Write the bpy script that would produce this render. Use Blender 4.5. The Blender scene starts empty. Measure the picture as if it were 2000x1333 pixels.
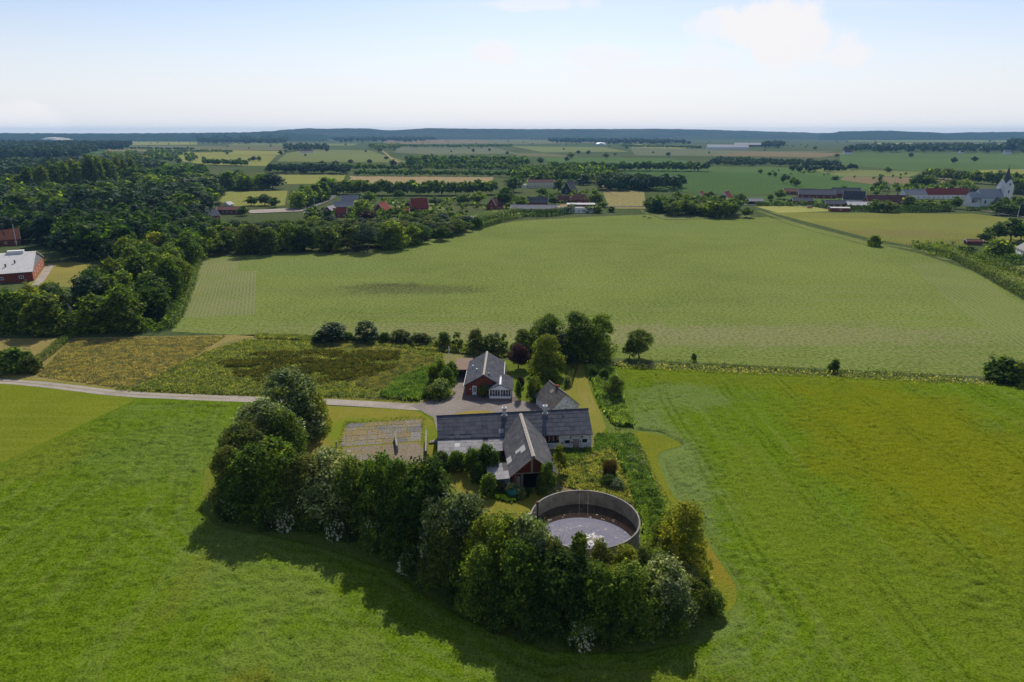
import bpy, math, random
import numpy as np
from mathutils import Vector, Matrix
R = math.radians
rng = np.random.default_rng(11)
random.seed(7)
S = bpy.context.scene
COL = S.collection

# ------------------------------------------------------------------ camera, world, sun
CAMH = 60.0; FPX = 1333.0; PITCH = R(17)
cp, sp = math.cos(PITCH), math.sin(PITCH)
cam_d = bpy.data.cameras.new('camera'); cam = bpy.data.objects.new('camera', cam_d); COL.objects.link(cam)
cam.location = (0, 0, CAMH); cam.rotation_euler = (R(90) - PITCH, 0, 0)
cam_d.sensor_width = 36; cam_d.lens = 36 * FPX / 2000; cam_d.clip_start = 0.5; cam_d.clip_end = 60000
S.camera = cam

SUN_EL = R(43); SUN_AZ = R(4)          # azimuth measured from +Y towards +X
SKY_STRENGTH = 0.12; SUN_STRENGTH = 4.6; EXPOSURE = 0.06
HAZE_DENSITY = 0.000056
S.view_settings.view_transform = 'Standard'; S.view_settings.look = 'None'
S.view_settings.exposure = EXPOSURE; S.view_settings.gamma = 1; S.view_settings.use_curve_mapping = False
W = bpy.data.worlds.new('World'); S.world = W; W.use_nodes = True
def world():
    nt = W.node_tree; nt.nodes.clear()
    N = lambda t: nt.nodes.new(t)
    L = nt.links.new
    out = N('ShaderNodeOutputWorld'); bg = N('ShaderNodeBackground'); sky = N('ShaderNodeTexSky')
    sky.sky_type = 'NISHITA'; sky.sun_disc = False; sky.sun_elevation = SUN_EL; sky.sun_rotation = SUN_AZ
    sky.altitude = 0; sky.air_density = 1.0; sky.dust_density = 0.6; sky.ozone_density = 1.5
    tc = N('ShaderNodeTexCoord')
    # clouds live on a flat layer: project the view direction on to it
    sep = N('ShaderNodeSeparateXYZ'); L(tc.outputs['Generated'], sep.inputs[0])
    mx = N('ShaderNodeMath'); mx.operation = 'MAXIMUM'; L(sep.outputs['Z'], mx.inputs[0]); mx.inputs[1].default_value = 0.0
    ad = N('ShaderNodeMath'); ad.operation = 'ADD'; L(mx.outputs[0], ad.inputs[0]); ad.inputs[1].default_value = 0.07
    dx = N('ShaderNodeMath'); dx.operation = 'DIVIDE'; L(sep.outputs['X'], dx.inputs[0]); L(ad.outputs[0], dx.inputs[1])
    dy = N('ShaderNodeMath'); dy.operation = 'DIVIDE'; L(sep.outputs['Y'], dy.inputs[0]); L(ad.outputs[0], dy.inputs[1])
    cb = N('ShaderNodeCombineXYZ'); L(dx.outputs[0], cb.inputs[0]); L(dy.outputs[0], cb.inputs[1])
    n1 = N('ShaderNodeTexNoise'); n1.inputs['Scale'].default_value = 0.42; n1.inputs['Detail'].default_value = 7
    n1.inputs['Roughness'].default_value = 0.55; n1.inputs['Distortion'].default_value = 0.35
    vs = N('ShaderNodeVectorMath'); vs.operation = 'MULTIPLY'; L(cb.outputs[0], vs.inputs[0]); vs.inputs[1].default_value = (.55, 1.6, 1); L(vs.outputs[0], n1.inputs['Vector'])
    r1 = N('ShaderNodeMapRange'); r1.inputs['From Min'].default_value = 0.47; r1.inputs['From Max'].default_value = 0.80
    r1.inputs['To Max'].default_value = 0.8; r1.interpolation_type = 'SMOOTHSTEP'
    L(n1.outputs['Fac'], r1.inputs['Value'])
    # a few cumulus heads, each a soft noisy ball of directions (direction, half width, half height)
    def direction(px, py):
        u = (666.5 - py) / FPX; v = Vector(((px - 1000) / FPX, cp + u * sp, -sp + u * cp)); v.normalize(); return v
    nz = N('ShaderNodeTexNoise'); nz.inputs['Scale'].default_value = 16; nz.inputs['Detail'].default_value = 8
    nz.inputs['Roughness'].default_value = 0.62
    L(tc.outputs['Generated'], nz.inputs['Vector'])
    acc = None
    for (px, py, hw, hh, amt) in ((1495, 52, .058, .026, .95), (1570, 85, .052, .024, .9), (1425, 42, .04, .014, .7), (1640, 108, .04, .014, .7),
                                  (975, 105, .034, .014, .7), (1180, 108, .045, .013, .6), (1395, 108, .03, .012, .45), (20, 240, .06, .018, .8),
                                  (1290, 150, .11, .012, .4), (1040, 8, .06, .008, .5), (1555, 245, .05, .01, .5)):
        d = direction(px, py)
        sb = N('ShaderNodeVectorMath'); sb.operation = 'SUBTRACT'; L(tc.outputs['Generated'], sb.inputs[0]); sb.inputs[1].default_value = d
        sc = N('ShaderNodeVectorMath'); sc.operation = 'MULTIPLY'; L(sb.outputs[0], sc.inputs[0]); sc.inputs[1].default_value = (1 / hw, 1 / hw, 1 / hh)
        ln = N('ShaderNodeVectorMath'); ln.operation = 'LENGTH'; L(sc.outputs[0], ln.inputs[0])
        m1 = N('ShaderNodeMath'); m1.operation = 'MULTIPLY_ADD'; L(nz.outputs['Fac'], m1.inputs[0]); m1.inputs[1].default_value = -3.0; L(ln.outputs['Value'], m1.inputs[2])
        mr = N('ShaderNodeMapRange'); mr.interpolation_type = 'SMOOTHSTEP'; L(m1.outputs[0], mr.inputs['Value'])
        mr.inputs['From Min'].default_value = 0.0; mr.inputs['From Min'].default_value = -0.15; mr.inputs['From Max'].default_value = -0.75; mr.inputs['To Max'].default_value = amt
        if acc is None: acc = mr.outputs[0]
        else:
            m = N('ShaderNodeMath'); m.operation = 'MAXIMUM'; L(acc, m.inputs[0]); L(mr.outputs[0], m.inputs[1]); acc = m.outputs[0]
    # whitish veil towards the horizon
    veil = N('ShaderNodeMapRange'); L(sep.outputs['Z'], veil.inputs['Value']); veil.interpolation_type = 'SMOOTHSTEP'
    veil.inputs['From Min'].default_value = 0.185; veil.inputs['From Max'].default_value = 0.0; veil.inputs['To Max'].default_value = 0.86
    mm = N('ShaderNodeMath'); mm.operation = 'MAXIMUM'; L(r1.outputs[0], mm.inputs[0]); L(veil.outputs[0], mm.inputs[1])
    m2 = N('ShaderNodeMix'); m2.data_type = 'RGBA'; L(mm.outputs[0], m2.inputs['Factor'])
    tint = N('ShaderNodeMix'); tint.data_type = 'RGBA'; tint.blend_type = 'MULTIPLY'; tint.inputs['Factor'].default_value = 1
    L(sky.outputs[0], tint.inputs['A']); tint.inputs['B'].default_value = (.86, .84, .93, 1)
    L(tint.outputs['Result'], m2.inputs['A']); m2.inputs['B'].default_value = (6.95, 7.15, 7.6, 1)
    m3 = N('ShaderNodeMix'); m3.data_type = 'RGBA'; L(acc, m3.inputs['Factor']); L(m2.outputs['Result'], m3.inputs['A']); m3.inputs['B'].default_value = (7.6, 7.45, 7.5, 1)
    L(m3.outputs['Result'], bg.inputs['Color']); bg.inputs['Strength'].default_value = SKY_STRENGTH
    L(bg.outputs[0], out.inputs['Surface'])
world()
sun_d = bpy.data.lights.new('sun', 'SUN'); sun = bpy.data.objects.new('sun', sun_d); COL.objects.link(sun)
sun_d.energy = SUN_STRENGTH; sun_d.angle = R(0.53); sun_d.color = (1.0, 0.94, 0.84)
sd = Vector((math.sin(SUN_AZ) * math.cos(SUN_EL), math.cos(SUN_AZ) * math.cos(SUN_EL), math.sin(SUN_EL)))
sun.rotation_euler = sd.to_track_quat('Z', 'Y').to_euler(); sun.location = (0, 0, 200)
S.cycles.use_denoising = True; S.cycles.denoising_prefilter = 'ACCURATE'; S.cycles.denoising_input_passes = 'RGB_ALBEDO_NORMAL'
S.cycles.max_bounces = 6; S.cycles.diffuse_bounces = 3; S.cycles.transmission_bounces = 4; S.cycles.transparent_max_bounces = 6

# ------------------------------------------------------------------ survey helper: sight line of the survey photo to a point on level z
def G(px, py, z=0.0):
    dx = (px - 1000) / FPX; u = (666.5 - py) / FPX
    d = (dx, cp + u * sp, -sp + u * cp); t = (z - CAMH) / d[2]
    return Vector((d[0] * t, d[1] * t, z))
def top(px, py, py2):
    y = G(px, py)[1]; u = (666.5 - py2) / FPX
    return CAMH + y * (-sp + u * cp) / (cp + u * sp)
def screen(x, y, z=0):
    z -= CAMH; f = y * cp - z * sp; u = y * sp + z * cp
    return 1000 + FPX * x / f, 666.5 - FPX * u / f

# ------------------------------------------------------------------ materials
def principled(name, col=(.5, .5, .5), rough=.8, metal=0, spec=.3):
    m = bpy.data.materials.new(name); m.use_nodes = True
    b = m.node_tree.nodes['Principled BSDF']
    b.inputs['Base Color'].default_value = (*col, 1); b.inputs['Roughness'].default_value = rough
    b.inputs['Metallic'].default_value = metal; b.inputs['Specular IOR Level'].default_value = spec
    return m, m.node_tree, b
def noise(nt, vec, scale, detail=3, rough=.55, dist=0):
    n = nt.nodes.new('ShaderNodeTexNoise'); n.inputs['Scale'].default_value = scale; n.inputs['Detail'].default_value = detail
    n.inputs['Roughness'].default_value = rough; n.inputs['Distortion'].default_value = dist
    nt.links.new(vec, n.inputs['Vector']); return n.outputs['Fac']
def mapr(nt, v, a, b, c=0., d=1., smooth=True):
    n = nt.nodes.new('ShaderNodeMapRange'); nt.links.new(v, n.inputs['Value'])
    if smooth: n.interpolation_type = 'SMOOTHSTEP'
    for k, q in zip(('From Min', 'From Max', 'To Min', 'To Max'), (a, b, c, d)): n.inputs[k].default_value = q
    return n.outputs[0]
def mix(nt, f, a, b, mode='MIX'):
    n = nt.nodes.new('ShaderNodeMix'); n.data_type = 'RGBA'; n.blend_type = mode
    if isinstance(f, (int, float)): n.inputs['Factor'].default_value = f
    else: nt.links.new(f, n.inputs['Factor'])
    for k, q in (('A', a), ('B', b)):
        if isinstance(q, tuple): n.inputs[k].default_value = (*q[:3], 1)
        else: nt.links.new(q, n.inputs[k])
    return n.outputs['Result']
def math_(nt, op, a, b=0.):
    n = nt.nodes.new('ShaderNodeMath'); n.operation = op
    for i, q in enumerate((a, b)):
        if isinstance(q, (int, float)): n.inputs[i].default_value = q
        else: nt.links.new(q, n.inputs[i])
    return n.outputs[0]
def vmap(nt, vec, scale=(1, 1, 1), rot=0, loc=(0, 0, 0)):
    n = nt.nodes.new('ShaderNodeMapping'); nt.links.new(vec, n.inputs['Vector'])
    n.inputs['Scale'].default_value = scale; n.inputs['Rotation'].default_value = (0, 0, rot); n.inputs['Location'].default_value = loc
    return n.outputs[0]
def wpos(nt): return nt.nodes.new('ShaderNodeNewGeometry').outputs['Position']
def opos(nt): return nt.nodes.new('ShaderNodeTexCoord').outputs['Object']
def bump(nt, b, h, dist=.1, strength=1.):
    n = nt.nodes.new('ShaderNodeBump'); nt.links.new(h, n.inputs['Height'])
    n.inputs['Distance'].default_value = dist; n.inputs['Strength'].default_value = strength
    nt.links.new(n.outputs[0], b.inputs['Normal'])

def ground_mat(name, c1, c2, c3, fine=2.2, mid=.12, big=.02, bmp=.12, rows=None, patches=(), streak=None, tram=None, swath=False):
    """c1 main, c2 mottles, c3 fine specks; rows=(angle, spacing, colour, amount); patches=(x,y,rx,ry,colour,amount)"""
    m, nt, b = principled(name, c1, 1., 0, 0)
    p = wpos(nt); L = nt.links.new
    c = mix(nt, mapr(nt, noise(nt, p, mid, 4, .6, .3), .36, .66), c1, c2)
    c = mix(nt, mapr(nt, noise(nt, p, big, 3), .35, .68, 0, .55), c, tuple(x * 1.28 for x in c1))
    if streak:                                     # (angle, fine scale, long scale, colour, amount): combed stripes
        q = vmap(nt, p, (streak[1], streak[2], 1), streak[0])
        c = mix(nt, mapr(nt, noise(nt, q, 1, 4, .6), .45, .68, 0, streak[4]), c, streak[3])
    if swath:                                      # combed bands that follow the edge of the field
        at = nt.nodes.new('ShaderNodeAttribute'); at.attribute_name = 'edge'; ed = at.outputs['Fac']
        sp3 = nt.nodes.new('ShaderNodeSeparateXYZ'); L(p, sp3.inputs[0]); cb = nt.nodes.new('ShaderNodeCombineXYZ')
        L(math_(nt, 'MULTIPLY', ed, .8), cb.inputs[0]); L(math_(nt, 'MULTIPLY', sp3.outputs['X'], .06), cb.inputs[1]); L(math_(nt, 'MULTIPLY', sp3.outputs['Y'], .06), cb.inputs[2])
        near = math_(nt, 'MULTIPLY', mapr(nt, ed, 19, 7), mapr(nt, ed, .3, 1.2))
        c = mix(nt, math_(nt, 'MULTIPLY', near, mapr(nt, noise(nt, cb.outputs[0], 1, 3, .6), .46, .6, 0, .6)), c, (.14, .195, .04))
        w3 = math_(nt, 'ADD', ed, math_(nt, 'MULTIPLY', noise(nt, p, .08, 2), 1.6))
        for d0 in (3.6, 5.4): c = mix(nt, math_(nt, 'MULTIPLY', math_(nt, 'MULTIPLY', mapr(nt, math_(nt, 'ABSOLUTE', math_(nt, 'SUBTRACT', w3, d0)), .8, .1), mapr(nt, noise(nt, p, .12, 4), .4, .6)), .5), c, (.045, .075, .004))
    for (x, y, rx, ry, colr, amt) in patches:
        v = nt.nodes.new('ShaderNodeVectorMath'); v.operation = 'SUBTRACT'; L(p, v.inputs[0]); v.inputs[1].default_value = (x, y, 0)
        v2 = nt.nodes.new('ShaderNodeVectorMath'); v2.operation = 'MULTIPLY'; L(v.outputs[0], v2.inputs[0]); v2.inputs[1].default_value = (1 / rx, 1 / ry, 0)
        ln = nt.nodes.new('ShaderNodeVectorMath'); ln.operation = 'LENGTH'; L(v2.outputs[0], ln.inputs[0])
        nn = noise(nt, p, 2.2 / min(rx, ry), 6, .65)
        t = math_(nt, 'ADD', ln.outputs['Value'], math_(nt, 'MULTIPLY', nn, 1.7))
        c = mix(nt, mapr(nt, t, 2.0, 1.3, 0, amt), c, colr)
    h = noise(nt, p, fine, 4, .7)
    if tram:                                       # (x0, spacing): pairs of dark wheel lines along Y
        sx = nt.nodes.new('ShaderNodeSeparateXYZ'); L(p, sx.inputs[0])
        wob = math_(nt, 'MULTIPLY', noise(nt, p, .03, 2), 5.)
        xx = math_(nt, 'ADD', sx.outputs['X'], wob)
        f = math_(nt, 'PINGPONG', math_(nt, 'SUBTRACT', xx, tram[0]), tram[1] / 2)
        d1 = math_(nt, 'ABSOLUTE', math_(nt, 'SUBTRACT', f, .9))
        ln_ = math_(nt, 'MULTIPLY', mapr(nt, d1, .55, .12), mapr(nt, sx.outputs['X'], 17, 26))
        ln_ = math_(nt, 'MULTIPLY', ln_, mapr(nt, noise(nt, p, .06, 3), .38, .6, .15, 1))
        c = mix(nt, math_(nt, 'MULTIPLY', ln_, .55), c, tuple(x * .45 for x in c1))
    if rows:
        q = vmap(nt, p, (1, 1, 1), rows[0])
        wv = nt.nodes.new('ShaderNodeTexWave'); wv.bands_direction = 'X'; L(q, wv.inputs['Vector'])
        wv.inputs['Scale'].default_value = math.pi / 10 / rows[1] ; wv.inputs['Distortion'].default_value = .6; wv.inputs['Detail'].default_value = 3
        wv.inputs['Detail Scale'].default_value = 2.
        am = mapr(nt, noise(nt, p, .06, 3), .3, .6, rows[3] * .45, rows[3])
        c = mix(nt, math_(nt, 'MULTIPLY', mapr(nt, wv.outputs['Fac'], .35, .75), am), c, rows[2])
        h = math_(nt, 'ADD', h, math_(nt, 'MULTIPLY', wv.outputs['Fac'], .02))
    c = mix(nt, mapr(nt, h, .42, .72, 0, .8), c, c3)
    c = mix(nt, mapr(nt, h, .52, .34, 0, .7), c, tuple(x * .42 for x in c1))
    L(c, b.inputs['Base Color'])
    bump(nt, b, h, bmp, 1)
    return m

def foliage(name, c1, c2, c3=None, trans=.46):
    m = bpy.data.materials.new(name); m.use_nodes = True; nt = m.node_tree; nt.nodes.clear(); L = nt.links.new
    out = nt.nodes.new('ShaderNodeOutputMaterial'); g = nt.nodes.new('ShaderNodeNewGeometry'); oi = nt.nodes.new('ShaderNodeObjectInfo')
    rp = g.outputs['Random Per Island']
    c = mix(nt, rp, c1, c2)
    if c3: c = mix(nt, mapr(nt, rp, .62, .95), c, c3)
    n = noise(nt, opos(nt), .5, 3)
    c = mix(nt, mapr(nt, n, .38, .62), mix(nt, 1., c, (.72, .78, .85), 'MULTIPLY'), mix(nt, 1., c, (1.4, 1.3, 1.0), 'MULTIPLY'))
    hs = nt.nodes.new('ShaderNodeHueSaturation'); L(c, hs.inputs['Color'])
    L(mapr(nt, oi.outputs['Random'], 0, 1, .472, .518, False), hs.inputs['Hue'])
    L(mapr(nt, oi.outputs['Random'], 1, 0, .68, 1.35, False), hs.inputs['Value'])
    c = hs.outputs[0]
    d = nt.nodes.new('ShaderNodeBsdfPrincipled'); L(c, d.inputs['Base Color']); d.inputs['Roughness'].default_value = .75; d.inputs['Specular IOR Level'].default_value = .12
    t = nt.nodes.new('ShaderNodeBsdfTranslucent'); L(mix(nt, 1., c, (1.5, 1.75, .7), 'MULTIPLY'), t.inputs['Color'])
    ms = nt.nodes.new('ShaderNodeMixShader'); ms.inputs[0].default_value = trans; L(d.outputs[0], ms.inputs[1]); L(t.outputs[0], ms.inputs[2])
    L(ms.outputs[0], out.inputs['Surface']); return m

def wall_mat(name, c, c2, scale=1.5, amt=.6, rough=.9, brick=None, boards=None):
    m, nt, b = principled(name, c, rough, 0, .2); p = opos(nt); L = nt.links.new
    k = mix(nt, mapr(nt, noise(nt, p, scale, 6, .65), .4, .65, 0, amt), c, c2)
    k = mix(nt, mapr(nt, noise(nt, p, scale * 9, 3), .35, .7, 0, .35), k, tuple(x * .7 for x in c))
    if brick:
        sx = nt.nodes.new('ShaderNodeSeparateXYZ'); L(p, sx.inputs[0])
        f = math_(nt, 'PINGPONG', sx.outputs['Z'], .035)
        k = mix(nt, mapr(nt, f, .012, .003, 0, .5), k, brick)
    if boards:
        sx = nt.nodes.new('ShaderNodeSeparateXYZ'); L(p, sx.inputs[0])
        s_ = math_(nt, 'ADD', sx.outputs['X'], sx.outputs['Y'])
        f = math_(nt, 'PINGPONG', s_, boards / 2)
        k = mix(nt, mapr(nt, f, .03, .004, 0, .75), k, tuple(x * .35 for x in c))
        bump(nt, b, mapr(nt, f, 0, .03), .03, 1)
    L(k, b.inputs['Base Color']); return m
def roof_mat(name, c, c2, corr=.177, moss=None, mossamt=.5):
    m, nt, b = principled(name, c, .9, 0, .08); p = opos(nt); L = nt.links.new
    oi = nt.nodes.new('ShaderNodeObjectInfo')
    w = wpos(nt)
    k = mix(nt, mapr(nt, noise(nt, w, .7, 6, .7), .38, .68), c, c2)
    k = mix(nt, mapr(nt, oi.outputs['Random'], 0, 1, 0, .6, False), k, tuple(x * 1.3 for x in c2))
    k = mix(nt, mapr(nt, noise(nt, vmap(nt, w, (1.4, .35, .35)), 1., 6, .75), .5, .72, 0, .6), k, (.20, .175, .14))
    k = mix(nt, mapr(nt, noise(nt, w, 7., 4, .7), .52, .75, 0, .5), k, tuple(x * 1.7 for x in c2))
    if moss: k = mix(nt, mapr(nt, noise(nt, w, .45, 7, .75), .5, .68, 0, mossamt), k, moss)
    if corr:
        sx = nt.nodes.new('ShaderNodeSeparateXYZ'); L(p, sx.inputs[0])
        wv = math_(nt, 'SINE', math_(nt, 'MULTIPLY', sx.outputs['X'], 2 * math.pi / corr))
        bump(nt, b, wv, .02, .8)
    L(k, b.inputs['Base Color']); return m
def plain(name, c, rough=.7, var=.25, metal=0, scale=3):
    m, nt, b = principled(name, c, rough, metal)
    nt.links.new(mix(nt, mapr(nt, noise(nt, opos(nt), scale, 5, .6), .35, .7, 0, var), c, tuple(x * .45 for x in c)), b.inputs['Base Color']); return m

FOL = dict(
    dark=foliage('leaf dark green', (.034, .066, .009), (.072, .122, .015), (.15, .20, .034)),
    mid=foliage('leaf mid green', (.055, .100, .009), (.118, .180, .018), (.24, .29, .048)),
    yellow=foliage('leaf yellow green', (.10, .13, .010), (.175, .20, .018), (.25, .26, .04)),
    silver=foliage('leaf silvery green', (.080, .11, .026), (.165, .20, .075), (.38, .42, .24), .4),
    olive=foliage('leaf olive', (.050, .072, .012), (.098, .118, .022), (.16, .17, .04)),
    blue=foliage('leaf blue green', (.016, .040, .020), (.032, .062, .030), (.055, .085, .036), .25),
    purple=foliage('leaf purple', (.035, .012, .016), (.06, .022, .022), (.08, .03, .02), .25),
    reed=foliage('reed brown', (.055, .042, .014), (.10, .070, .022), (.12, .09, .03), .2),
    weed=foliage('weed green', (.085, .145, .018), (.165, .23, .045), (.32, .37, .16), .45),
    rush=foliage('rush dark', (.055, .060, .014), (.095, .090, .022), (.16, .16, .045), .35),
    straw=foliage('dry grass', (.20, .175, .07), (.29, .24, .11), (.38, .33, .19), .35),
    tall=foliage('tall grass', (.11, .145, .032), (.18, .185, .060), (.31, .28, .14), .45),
)
M = dict(
    bark=plain('bark', (.085, .065, .045), .95, .6),
    palebark=plain('pale bark', (.22, .20, .16), .95, .5),
    blossom=plain('blossom', (.66, .62, .40), .8, .2),
    brick=wall_mat('red brick', (.20, .040, .022), (.11, .030, .020), 1.2, .6, .9, (.24, .12, .09)),
    orangebrick=wall_mat('orange brick', (.42, .13, .06), (.30, .09, .045), 1.2, .5, .9, (.36, .2, .12)),
    darkbrick=wall_mat('brown brick', (.14, .055, .04), (.10, .04, .03), 1.2, .5, .9, (.2, .14, .1)),
    white=wall_mat('white render', (.74, .73, .70), (.55, .53, .48), 1.3, .5),
    oldwhite=wall_mat('weathered whitewash', (.62, .62, .60), (.34, .31, .28), 1.6, .95),
    cream=wall_mat('cream render', (.62, .56, .42), (.45, .4, .3), 1, .5),
    redboard=wall_mat('red boards', (.17, .030, .020), (.09, .035, .028), 1.4, .8, .9, None, .18),
    blueboard=wall_mat('blue corrugated sheet', (.22, .30, .40), (.13, .17, .24), 1.8, .7, .7, None, .3),
    greyboard=wall_mat('grey boards', (.25, .25, .27), (.18, .18, .20), 1.4, .6, .8, None, .5),
    darkboard=wall_mat('dark boards', (.05, .045, .045), (.03, .03, .03), 1.4, .6, .9, None, .3),
    palewood=wall_mat('bleached timber', (.30, .25, .19), (.18, .14, .10), 2.4, .6),
    concrete=wall_mat('old concrete', (.27, .255, .225), (.15, .14, .12), .5, .9),
    tankwall=wall_mat('stained tank concrete', (.38, .32, .23), (.22, .18, .12), .8, .9),
    roofdark=roof_mat('dark fibre cement', (.070, .074, .090), (.105, .108, .122)),
    roofgrey=roof_mat('grey fibre cement', (.20, .195, .205), (.30, .285, .275)),
    roofbarn=roof_mat('barn fibre cement', (.062, .062, .070), (.088, .087, .092)),
    roofmoss=roof_mat('mossy fibre cement', (.070, .068, .070), (.10, .095, .09), .177, (.14, .10, .045), .8),
    roofhouse=roof_mat('slate grey roof', (.052, .055, .066), (.070, .074, .086)),
    roofpale=roof_mat('pale roof', (.42, .41, .39), (.52, .50, .47)),
    roofred=roof_mat('red tile', (.26, .045, .028), (.17, .035, .025), .3),
    rooforange=roof_mat('orange tile', (.42, .15, .07), (.32, .11, .055), .3),
    roofbrown=roof_mat('brown tile', (.15, .055, .045), (.11, .05, .045), .3),
    rooflead=roof_mat('lead grey roof', (.20, .21, .22), (.28, .28, .28), .6),
    roofcharcoal=roof_mat('charcoal roof', (.045, .045, .055), (.07, .07, .08), .3),
    paint=plain('white paint', (.80, .80, .80), .5, .12),
    fascia=plain('pale ridge capping', (.40, .35, .29), .85, .5),
    glass=principled('window glass', (.03, .04, .05), .08, 0, .8)[0],
    inshade=plain('painted interior shade', (.012, .011, .012), .95, .1),  # near-black colour puts the shade of interiors and openings into the surface
    steel=plain('galvanised steel', (.45, .46, .47), .4, .3, .6),
    rust=plain('rusty steel', (.14, .055, .03), .8, .7, .1, 6),
    skylight=plain('translucent sheet', (.46, .44, .40), .5, .35),
    redpaint=plain('red car paint', (.45, .03, .03), .3, .05),
    whitepaint=plain('white van paint', (.75, .76, .78), .35, .05),
    black=plain('black rubber', (.02, .02, .02), .7, .1),
    tarp=plain('green tarpaulin', (.02, .16, .12), .5, .5),
    horse=plain('dark bay coat', (.022, .014, .010), .6, .4),
    stone=plain('field stone', (.34, .32, .29), .9, .4),
    sand=plain('sand', (.62, .56, .44), .95, .3, 0, .1),
    gravel=ground_mat('gravel', (.33, .285, .235), (.25, .21, .175), (.42, .37, .31), 5, .35, .1, .02),
    asphalt=ground_mat('asphalt', (.16, .155, .15), (.12, .12, .12), (.22, .21, .2), 5, .3, .1, .01),
)

# ------------------------------------------------------------------ mesh building
class MB:
    def __init__(s): s.v = []; s.f = []
    def quad(s, a, b, c, d):
        n = len(s.v); s.v += [tuple(a), tuple(b), tuple(c), tuple(d)]; s.f.append((n, n + 1, n + 2, n + 3)); return s
    def hexa(s, P):                    # 8 corners: bottom ring 0-3 counter-clockwise, top ring 4-7
        n = len(s.v); s.v += [tuple(p) for p in P]
        for q in ((3, 2, 1, 0), (4, 5, 6, 7), (0, 1, 5, 4), (1, 2, 6, 5), (2, 3, 7, 6), (3, 0, 4, 7)): s.f.append(tuple(n + i for i in q))
        return s
    def box(s, x0, x1, y0, y1, z0, z1):
        return s.hexa([(x0, y0, z0), (x1, y0, z0), (x1, y1, z0), (x0, y1, z0), (x0, y0, z1), (x1, y0, z1), (x1, y1, z1), (x0, y1, z1)])
    def slab(s, a, b, c, d, t):        # quad a-b-c-d (ccw from above) thickened downwards by t along its normal
        a, b, c, d = map(Vector, (a, b, c, d)); n = (b - a).cross(d - a).normalized() * t
        return s.hexa([a - n, b - n, c - n, d - n, a, b, c, d])
    def prism(s, prof, x0, x1):        # profile of (y,z) extruded along x
        n = len(s.v); k = len(prof)
        s.v += [(x0, y, z) for y, z in prof] + [(x1, y, z) for y, z in prof]
        s.f.append(tuple(n + i for i in range(k))[::-1]); s.f.append(tuple(n + k + i for i in range(k)))
        for i in range(k): j = (i + 1) % k; s.f.append((n + i, n + j, n + k + j, n + k + i))
        return s
    def tube(s, p0, p1, r0, r1, k=8, cap=True):
        p0, p1 = Vector(p0), Vector(p1); d = (p1 - p0).normalized(); u = d.orthogonal().normalized(); w = d.cross(u); n = len(s.v)
        for p, r in ((p0, r0), (p1, r1)):
            for i in range(k):
                a = 2 * math.pi * i / k; s.v.append(tuple(p + (u * math.cos(a) + w * math.sin(a)) * r))
        for i in range(k): j = (i + 1) % k; s.f.append((n + i, n + j, n + k + j, n + k + i))
        if cap: s.f.append(tuple(n + i for i in range(k))[::-1]); s.f.append(tuple(n + k + i for i in range(k)))
        return s
    def mesh(s, name, mat):
        me = bpy.data.meshes.new(name); me.from_pydata(s.v, [], s.f); me.materials.append(mat); me.update(); return me
    def build(s, name, mat, parent=None, loc=(0, 0, 0), rz=0):
        return link(name, s.mesh(name, mat), parent, loc, rz)
def link(name, me, parent=None, loc=(0, 0, 0), rz=0):
    o = bpy.data.objects.new(name, me); COL.objects.link(o); o.location = loc; o.rotation_euler = (0, 0, rz)
    if parent: o.parent = parent
    return o
def thing(name, label, cat, loc=(0, 0, 0), rz=0, group=None):
    o = bpy.data.objects.new(name, None); COL.objects.link(o); o.location = loc; o.rotation_euler = (0, 0, rz); o.empty_display_size = .5
    o['label'] = label; o['category'] = cat
    if group: o['group'] = group
    return o
def tag(o, label, cat, group=None, kind=None):
    o['label'] = label; o['category'] = cat
    if group: o['group'] = group
    if kind: o['kind'] = kind
    return o
def npmesh(name, v, f, mat, smooth=False):
    me = bpy.data.meshes.new(name); v = np.asarray(v, np.float32); f = np.asarray(f, np.int32)
    me.vertices.add(len(v)); me.vertices.foreach_set('co', v.ravel()); k = f.shape[1]
    me.loops.add(f.size); me.loops.foreach_set('vertex_index', f.ravel())
    me.polygons.add(len(f)); me.polygons.foreach_set('loop_start', np.arange(0, f.size, k, dtype=np.int32))
    me.update(calc_edges=True); me.materials.append(mat)
    if smooth: me.polygons.foreach_set('use_smooth', [True] * len(f))
    return me

# ------------------------------------------------------------------ ground sheets
def smooth(pts, n=6):
    P = [Vector(p[:2]) for p in pts]; out = []; k = len(P)
    for i in range(k):
        a, b, c, d = P[i - 1], P[i], P[(i + 1) % k], P[(i + 2) % k]
        for j in range(n):
            t = j / n; out.append(.5 * ((2 * b) + (c - a) * t + (2 * a - 5 * b + 4 * c - d) * t * t + (3 * b - a - 3 * c + d) * t ** 3))
    return out
def sheet(name, pts, z, mat, sm=False, jit=0, kind='structure', px=True):
    P = [(G(*p) if px and len(p) == 2 else Vector(p)) for p in pts]
    Q = smooth(P, 8) if sm else [Vector(p[:2]) for p in P]
    if jit: Q = [q + Vector((random.uniform(-jit, jit), random.uniform(-jit, jit))) for q in Q]
    me = bpy.data.meshes.new(name); me.from_pydata([(q.x, q.y, z) for q in Q], [], [tuple(range(len(Q)))]); me.materials.append(mat)
    if me.polygons[0].normal.z < 0: me.flip_normals()
    o = link(name, me); o['kind'] = kind; return o
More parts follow.
